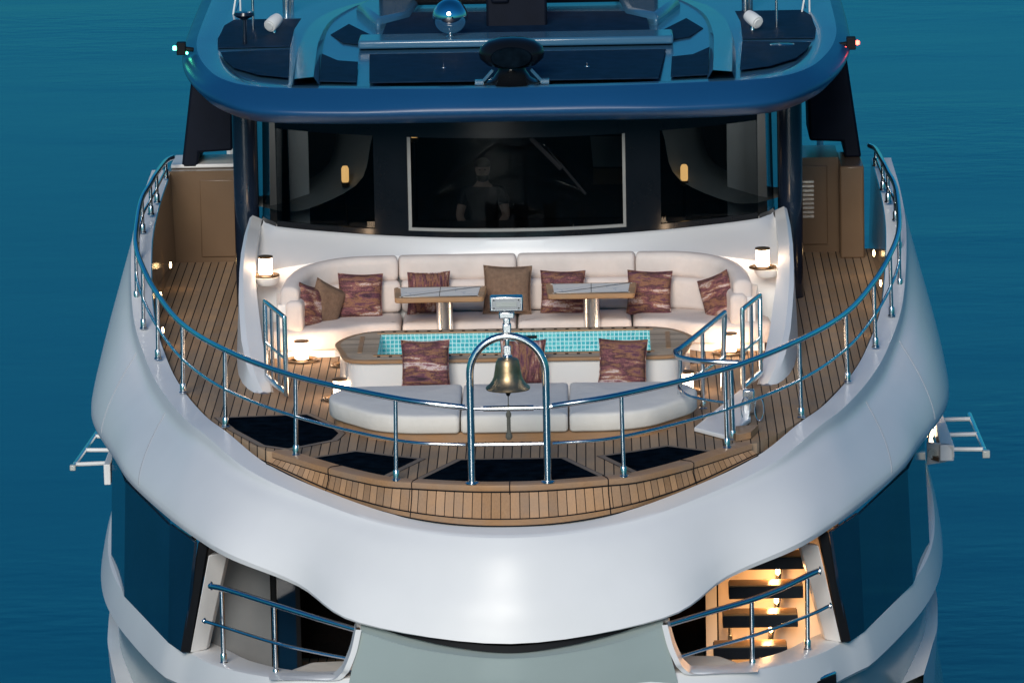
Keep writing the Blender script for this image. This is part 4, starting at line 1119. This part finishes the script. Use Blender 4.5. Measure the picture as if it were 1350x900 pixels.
# ------------------------------------------------------------------ boarding gear over the side
BG = thing('boarding_ladder', 'white side boarding ladder folded out on the right of the hull', 'ladder', U(1240, 600, y=12.0))
zz = -1.72
n0 = U(1222, 583, z=zz); n1 = U(1258, 587, z=zz); f1 = U(1243, 544, z=zz); f0 = U(1228, 543, z=zz)
bt0 = U(1222, 613, y=n0[1]); bt1 = U(1246, 609, y=n0[1]); bt2 = U(1258, 604, y=n1[1])
g = MB(); g.slab([n0, n1, bt2, bt1, bt0], (-.0, .06, 0)); fr = g.build('ladder_cheek', gel, BG, bevel=.01)
c = U(1229, 597, y=n0[1]); g = MB(); g.lathe([(0, -.02), (.03, -.02), (.035, -.03), (.06, -.03), (.06, .01)], c, 20, 'Y'); g.build('pivot', greyglass, fr)
wd = .17
g = MB(); g.slab([(n1[0]-wd, n1[1]+.05, zz), (n1[0], n1[1]+.05, zz), f1, (f1[0]-wd*.7, f1[1], zz)], (0, 0, -.2)); g.build('ladder_beam', gel, BG, bevel=.012)
g = MB(); g.slab([(n0[0], n0[1]+.07, zz-.16), (n1[0]-wd-.01, n1[1]+.07, zz-.16), (f1[0]-wd-.01, f1[1], zz-.16), (f0[0], f0[1], zz-.16)], (0, 0, -.05)); g.build('ladder_tray', tan, BG, smooth=False)
g = MB(); q = U(1226, 553, z=zz); g.slab([(q[0]-.03, q[1], zz-.22), (q[0]+.04, q[1], zz-.22), (q[0]+.04, q[1], zz+.16), (q[0]-.0, q[1], zz+.05)], (0, .02, 0)); g.build('ladder_lamp', lampglow, BG, smooth=False)
rg = MB()
for (u0, v0), (u1, v1) in (((1257, 592), (1299, 592)), ((1252, 573), (1290, 572)), ((1245, 553), (1281, 552))):
    rg = MB(); rg.tube([U(u0, v0, z=zz-.07), U(u1, v1, z=zz-.07)], .028, 8); rg.build('rung', whitep, BG)
g = MB(); g.tube([U(1278, 546, z=zz-.07), U(1300, 598, z=zz-.07)], .03, 8); g.build('side_rail', chrome, BG)
g = MB(); q = U(1300, 598, z=zz-.07); g.box(q, (.09, .09, .09)); g.build('end_cap', greyglass, BG, bevel=.01)
BL2 = thing('boarding_ladder', 'boarding ladder on the left of the hull, only three rungs showing', 'ladder', U(118, 600, y=12.0))
for (u0, v0), (u1, v1) in (((97, 612), (142, 610)), ((113, 593), (144, 593)), ((125, 575), (140, 575))):
    rg = MB(); rg.tube([U(u0, v0, z=zz-.07), U(u1, v1, z=zz-.07)], .026, 8); rg.build('rung', whitep, BL2)
g = MB(); g.tube([U(96, 616, z=zz-.07), U(128, 570, z=zz-.07)], .028, 8); g.build('side_rail', chrome, BL2)
g = MB(); q = U(96, 616, z=zz-.07); g.box(q, (.07, .07, .07)); g.build('end_cap', greyglass, BL2, bevel=.01)
g = MB(); g.box((U(146, 598, z=zz)[0]+.03, U(146, 598, z=zz)[1], zz-.05), (.08, 2.0, .25)); g.build('ladder_beam', gel, BL2, bevel=.01)

# ------------------------------------------------------------------ things on the roof
q = U(675, 108, z=3.020)
SL = thing('searchlight', 'black mushroom shaped searchlight at the front edge of the roof', 'searchlight', (q[0], q[1], 3.000))
c = (q[0], q[1]+.1, 3.000)
MB().lathe([(.36, 0), (.30, .02), (.22, .06), (.165, .14), (.155, .22), (.17, .26)], c, 36).build('pedestal', black, SL)
hd = (q[0], q[1]+.08, U(674, 68, y=q[1])[2]-.04)
MB().lathe([(.10, -.17), (.28, -.13), (.37, -.05), (.385, .02), (.36, .09), (.28, .15), (.15, .19), (0, .20)], hd, 40, sy=.85).build('lamp_head', black, SL)
g = MB(); rows = []
for r_, d in ((.0, -.03), (.10, -.022), (.17, -.01), (.205, .0), (.215, .03)):
    rows.append([(hd[0]+r_*1.12*cos(a), hd[1]-.315+d, hd[2]-.005+r_*.56*sin(a)) for a in np.linspace(0, 2*pi, 33)[:-1]])
g.grid(rows, close_u=True); g.build('lamp_lens', hatchglass, SL)
for s in (-1, 1):
    g = MB(); g.box((c[0]+s*.38, c[1]-.05, 3.015), (.1, .12, .05)); g.tube([(c[0]+s*.34, c[1]-.06, 3.02), (c[0]+s*.22, c[1]-.1, 3.16)], .02, 6); g.build('bracket', roofblue, SL)
q = U(594, 48, z=3.140)
mir = simple('mirror_ball', (.85, .85, .86), .03, metal=1.0, var=.01, rvar=.0)
MBALL = thing('mirror_ball', 'shiny silver globe standing on the raised roof edge', 'globe', (q[0], q[1], 3.130))
n = 24; rb = .212
MB().lathe([(rb*sin(pi*i/n), -rb*cos(pi*i/n)) for i in range(n+1)], (q[0], q[1], 3.150+rb+.02), 48).build('globe', mir, MBALL)
MB().lathe([(.06, 0), (.05, .015), (.02, .03), (.02, .06)], (q[0], q[1], 3.130), 16).build('globe_foot', chrome, MBALL)

def cctv(u, v, rz, label):
    p = U(u, v+10, z=3.030); t = thing('camera', label, 'camera', (p[0], p[1], 3.010), 'white cameras on the roof')
    MB().lathe([(.08, 0), (.08, .015), (.03, .03), (.02, .10)], (p[0], p[1], 3.010), 16).build('camera_foot', chrome, t)
    g = MB(); m = Matrix.Rotation(rz, 3, 'Z') @ Matrix.Rotation(.35, 3, 'X'); c = Vector((p[0], p[1], 3.010+.19))
    rows = []
    for r_, h_ in ((0, -.135), (.05, -.135), (.052, -.12), (.075, -.12), (.082, -.11), (.082, .02), (.07, .09), (.0, .1)):
        rows.append([tuple(c+m @ Vector((r_*cos(a), h_, r_*sin(a)))) for a in np.linspace(0, 2*pi, 21)[:-1]])
    g.grid(rows, close_u=True); g.build('camera_body', whitep, t)
cctv(362, 37, -.5, 'white roof camera beside the dark mushroom aerial on the left')
cctv(992, 33, .6, 'white roof camera on the right part of the roof')
def post(u, v, h, r, label, cat, nm, matl, disc=0, extra=False):
    p = U(u, v, z=3.020); t = thing(nm, label, cat, (p[0], p[1], 3.010))
    g = MB(); g.tube([(p[0], p[1], 3.010), (p[0], p[1], 3.010+h)], [r, r*.85], 12); g.build('post', matl, t)
    g = MB(); g.lathe([(r*3.2, 0), (r*3.2, .015), (r*1.5, .03)], (p[0], p[1], 3.010), 20); g.build('base_plate', matl, t)
    if disc:
        g = MB(); g.lathe([(.03, -.06), (disc*.8, -.02), (disc, .0), (disc*.9, .035), (0, .05)], (p[0], p[1], 3.010+h), 24); g.build('aerial_head', matl, t)
    if extra:
        g = MB(); g.tube([(p[0]+.07, p[1], 3.010), (p[0]+.07, p[1], 3.010+h)], r*.5, 8); g.build('stay', matl, t)
    return t
post(378, 25, 1.6, .05, 'chrome mast post on the left of the roof behind the white camera', 'mast', 'mast_post', chrome, 0, True)
post(983, 21, 1.6, .05, 'chrome mast post on the right of the roof behind the white camera', 'mast', 'mast_post', chrome, 0, True)
post(323, 62, .40, .028, 'dark mushroom aerial on a thin stalk on the left roof panel', 'aerial', 'mushroom_aerial', navy, .13)
post(334, 44, 1.6, .018, 'thin whip aerial behind the mushroom aerial on the left', 'aerial', 'whip_aerial', chrome)
post(1024, 40, 1.6, .018, 'thin whip aerial on the right roof panel', 'aerial', 'whip_aerial', chrome)
p = U(1031, 60, z=3.030); t = thing('roof_vent', 'low dark dome vent on the right roof panel', 'vent', (p[0], p[1], 3.010))
MB().lathe([(.2, 0), (.2, .02), (.15, .04), (0, .05)], (p[0], p[1], 3.005), 28).build('vent_cap', navy, t)
for u, v, lab in ((585, 90, 'tiny washer nozzle on the roof front left of the searchlight'), (774, 88, 'tiny washer nozzle on the roof front right of the searchlight')):
    p = U(u, v, z=3.030); t = thing('washer_nozzle', lab, 'nozzle', (p[0], p[1], 3.020)); g = MB(); g.lathe([(.03, 0), (.03, .008), (.008, .012), (.008, .05), (0, .055)], (p[0], p[1], 3.025), 12); g.build('nozzle', chrome, t)
for (u, v), col, nm in (((239, 64), greenglow, 'green light on the left side of the roof'), ((1122, 57), redglow, 'red light on the right side of the roof')):
    p = U(u, v, y=11.3); s = -1 if u < 600 else 1
    t = thing('navigation_light', 'small black navigation lamp with '+nm, 'lamp', p)
    g = MB(); g.box(p, (.11, .14, .15)); g.tube([p, (p[0]-s*.15, p[1], p[2]-.02)], .03, 8); g.build('lamp_housing', blackm, t, bevel=.02)
    g = MB(); g.lathe([(0, -.03), (.026, -.02), (.026, .02), (0, .03)], (p[0]+s*.075, p[1]-.05, p[2]+.01), 12); g.build('lamp_bulb', col, t)
    g = MB(); g.lathe([(0, -.02), (.014, -.01), (.014, .01), (0, .02)], (p[0]-s*.07, p[1]-.06, p[2]-.05), 10); g.build('lamp_bulb', col, t)
for u, v, s in ((312, 24, -1), (1062, 20, 1)):
    p = U(u, v, z=3.040); t = thing('roof_cleat', 'small roof cleat with a line at the '+('left' if s < 0 else 'right')+' roof edge', 'cleat', (p[0], p[1], 3.030))
    g = MB(); g.box((p[0], p[1], 3.040), (.14, .08, .03)); g.tube([(p[0]-.05, p[1], 3.050), (p[0]-.03, p[1], 3.160), (p[0]+.05, p[1], 3.6), (p[0]+.05, p[1], 3.050)], .012, 6); g.build('cleat', whitep, t)
    g = MB(); g.tube([(p[0], p[1], 3.130), (p[0]-s*.3, p[1]+1.6, 3.880)], .012, 6); g.build('line', chrome, t)

# lantern reflections in the glass, built as glowing capsules inside, wiper on the centre pane, the man at the helm
for u, v, y, lab in ((455, 231, 10.9, 'lantern reflection built as a glowing capsule behind the left bridge window'), (902, 229, 10.9, 'lantern reflection built as a glowing capsule behind the right bridge window'), (546, 172, 10.2, 'lantern reflection built as a glowing capsule high above the left edge of the centre window')):
    p = U(u, v, y=y); t = thing('lantern_reflection', lab, 'lamp', p, 'lantern reflections built as capsules in the wheelhouse')
    MB().lathe([(0, -.1), (.035, -.09), (.045, -.06), (.045, .08), (.03, .11), (0, .115)], p, 16).build('stand_in_glass', reflectionglow, t)
    MB().lathe([(0, -.15), (.04, -.14), (.052, -.1), (.05, -.085), (.0, -.08)], p, 16).build('stand_in_holder', brass, t)
    g = MB(); g.tube([(p[0], p[1], p[2]-.12), (p[0], p[1]+.25, p[2]-.14)], .012, 6); g.tube([(p[0], p[1]+.25, p[2]-.14), (p[0], p[1]+.25, .75)], .02, 6); g.build('stand_in_arm', blackm, t)
a = U(702, 184, y=9.0); b = U(738, 218, y=9.0)
WP = thing('window_wiper', 'black wiper lying slantwise across the centre bridge window', 'wiper', (a[0], 8.93, a[2]))
wq = lambda u, v, d: (lambda p: (p[0], wpt(p[0])[1]-d+(p[2]-1.1)*.07, p[2]))(U(u, v, y=9.02))
g = MB(); g.tube([wq(700, 182, .05), wq(740, 222, .06)], .028, 6); g.build('wiper_arm', blackm, WP)
g = MB(); g.tube([wq(722, 196, .035), wq(772, 256, .035)], .018, 6); g.build('wiper_blade', blackm, WP)

def skinned(name, joints, edges, mat, parent, sub=2):
    me = bpy.data.meshes.new(name); off = np.array(parent.location)
    me.from_pydata([tuple(np.array(j[0])-off) for j in joints], edges, [])
    me.materials.append(mat)
    o = bpy.data.objects.new(name, me); COL.objects.link(o); o.parent = parent
    m = o.modifiers.new('skin', 'SKIN')
    for v, j in zip(me.skin_vertices[0].data, joints):
        r_ = j[1]; v.radius = r_ if isinstance(r_, tuple) else (r_, r_)
    me.skin_vertices[0].data[0].use_root = True
    s = o.modifiers.new('sub', 'SUBSURF'); s.levels = sub; s.render_levels = sub
    m.use_smooth_shade = True
    return o
hc = U(636, 224, y=10.75); hx, hy, hz = hc
PE = thing('person', 'bearded man in a dark polo shirt sitting at the helm behind the centre window', 'person', (hx, hy+.1, .75))
base = hz-.62
J = [((hx, hy+.12, base-.25), (.17, .13)), ((hx, hy+.1, base+.05), (.16, .11)), ((hx, hy+.08, base+.3), (.19, .12)), ((hx, hy+.06, base+.42), (.10, .08)), ((hx, hy+.04, base+.50), (.058, .06)),
     ((hx, hy, hz-.07), (.07, .085)), ((hx, hy, hz+.01), (.082, .10)), ((hx, hy+.01, hz+.09), (.07, .085)),
     ((hx, hy-.105, hz-.02), (.018, .018)),
     ((hx-.21, hy+.07, base+.34), (.075, .07)), ((hx-.29, hy-.0, base+.06), (.055, .052)), ((hx-.20, hy-.25, base-.04), (.04, .038)), ((hx-.12, hy-.33, base-.02), (.03, .022)),
     ((hx+.21, hy+.07, base+.34), (.075, .07)), ((hx+.28, hy-.0, base+.06), (.055, .052)), ((hx+.17, hy-.26, base-.04), (.04, .038)), ((hx+.08, hy-.33, base-.02), (.03, .022)),
     ((hx-.085, hy+.01, hz-.01), (.014, .022)), ((hx+.085, hy+.01, hz-.01), (.014, .022))]
E_ = [(0, 1), (1, 2), (2, 3), (3, 4), (4, 5), (5, 6), (6, 7), (6, 8), (2, 9), (9, 10), (10, 11), (11, 12), (2, 13), (13, 14), (14, 15), (15, 16)]
E_ += [(6, 17), (6, 18)]
# five fingers on each hand, curled over the console edge
for wi, sx in ((12, 1), (16, -1)):
    w0 = np.array(J[wi][0])
    for k in range(5):
        o_ = np.array((sx*(-.03+.018*k), -.03 if k else .01, -.005)); ln = (.05, .075, .085, .078, .06)[k]
        a1 = w0+o_; a2 = a1+np.array((sx*.01 if k else sx*-.03, -ln*.6, .008)); a3 = a2+np.array((0, -ln*.3, -.03))
        i = len(J); J += [(tuple(a1), .011), (tuple(a2), .009), (tuple(a3), .008)]; E_ += [(wi, i), (i, i+1), (i+1, i+2)]
skinned('body', J, E_, skin, PE)
JS = [(p, tuple(x+.016 for x in r_)) for p, r_ in (J[0], J[1], J[2], ((hx, hy+.06, base+.415), (.085, .07)), J[9], ((hx-.262, hy+.03, base+.17), (.066, .062)), J[13], ((hx+.258, hy+.03, base+.17), (.066, .062)))]
skinned('shirt', JS, [(0, 1), (1, 2), (2, 3), (2, 4), (4, 5), (2, 6), (6, 7)], shirtm, PE)
g = MB(); rows = []
for i in range(9):
    th = pi*.5*i/8; rows.append([(hx+.098*cos(a)*cos(th), hy+.022+.118*sin(a)*cos(th), hz+.045+.098*sin(th)+(-.07 if sin(a) > .2 else .0)*(i == 0)) for a in np.linspace(0, 2*pi, 25)[:-1]])
g.grid(rows, close_u=True); g.build('hair', hairm, PE)
g = MB(); g.grid([[(hx+.075*cos(a)*k, hy-.015-.088*sin(a)*k2, hz-.055-dz) for a in np.linspace(.1, pi-.1, 15)] for k, k2, dz in ((1.0, 1.0, -.0), (1.02, 1.06, .03), (.75, .95, .075), (.3, .4, .09))]); g.build('beard', hairm, PE)
for s in (-1, 1):
    g = MB(); g.lathe([(0, -.011), (.009, -.006), (.011, 0), (.009, .006), (0, .011)], (hx+s*.032, hy-.088, hz+.015), 10); g.build('eye', blackm, PE)

# added unseen fill lights that brighten the wheelhouse linings and the helmsman
for sg in (-1, 1):
    lg = bpy.data.lights.new('cabin_fill', 'POINT'); lg.energy = 6.0; lg.color = (1, .95, .88); lg.shadow_soft_size = .1
    lo = bpy.data.objects.new('cabin_fill', lg); COL.objects.link(lo); lo.location = (sg*2.35, 10.15, 2.3)
# lamps under the roof edge that wash the side decks
tag(Y, None)
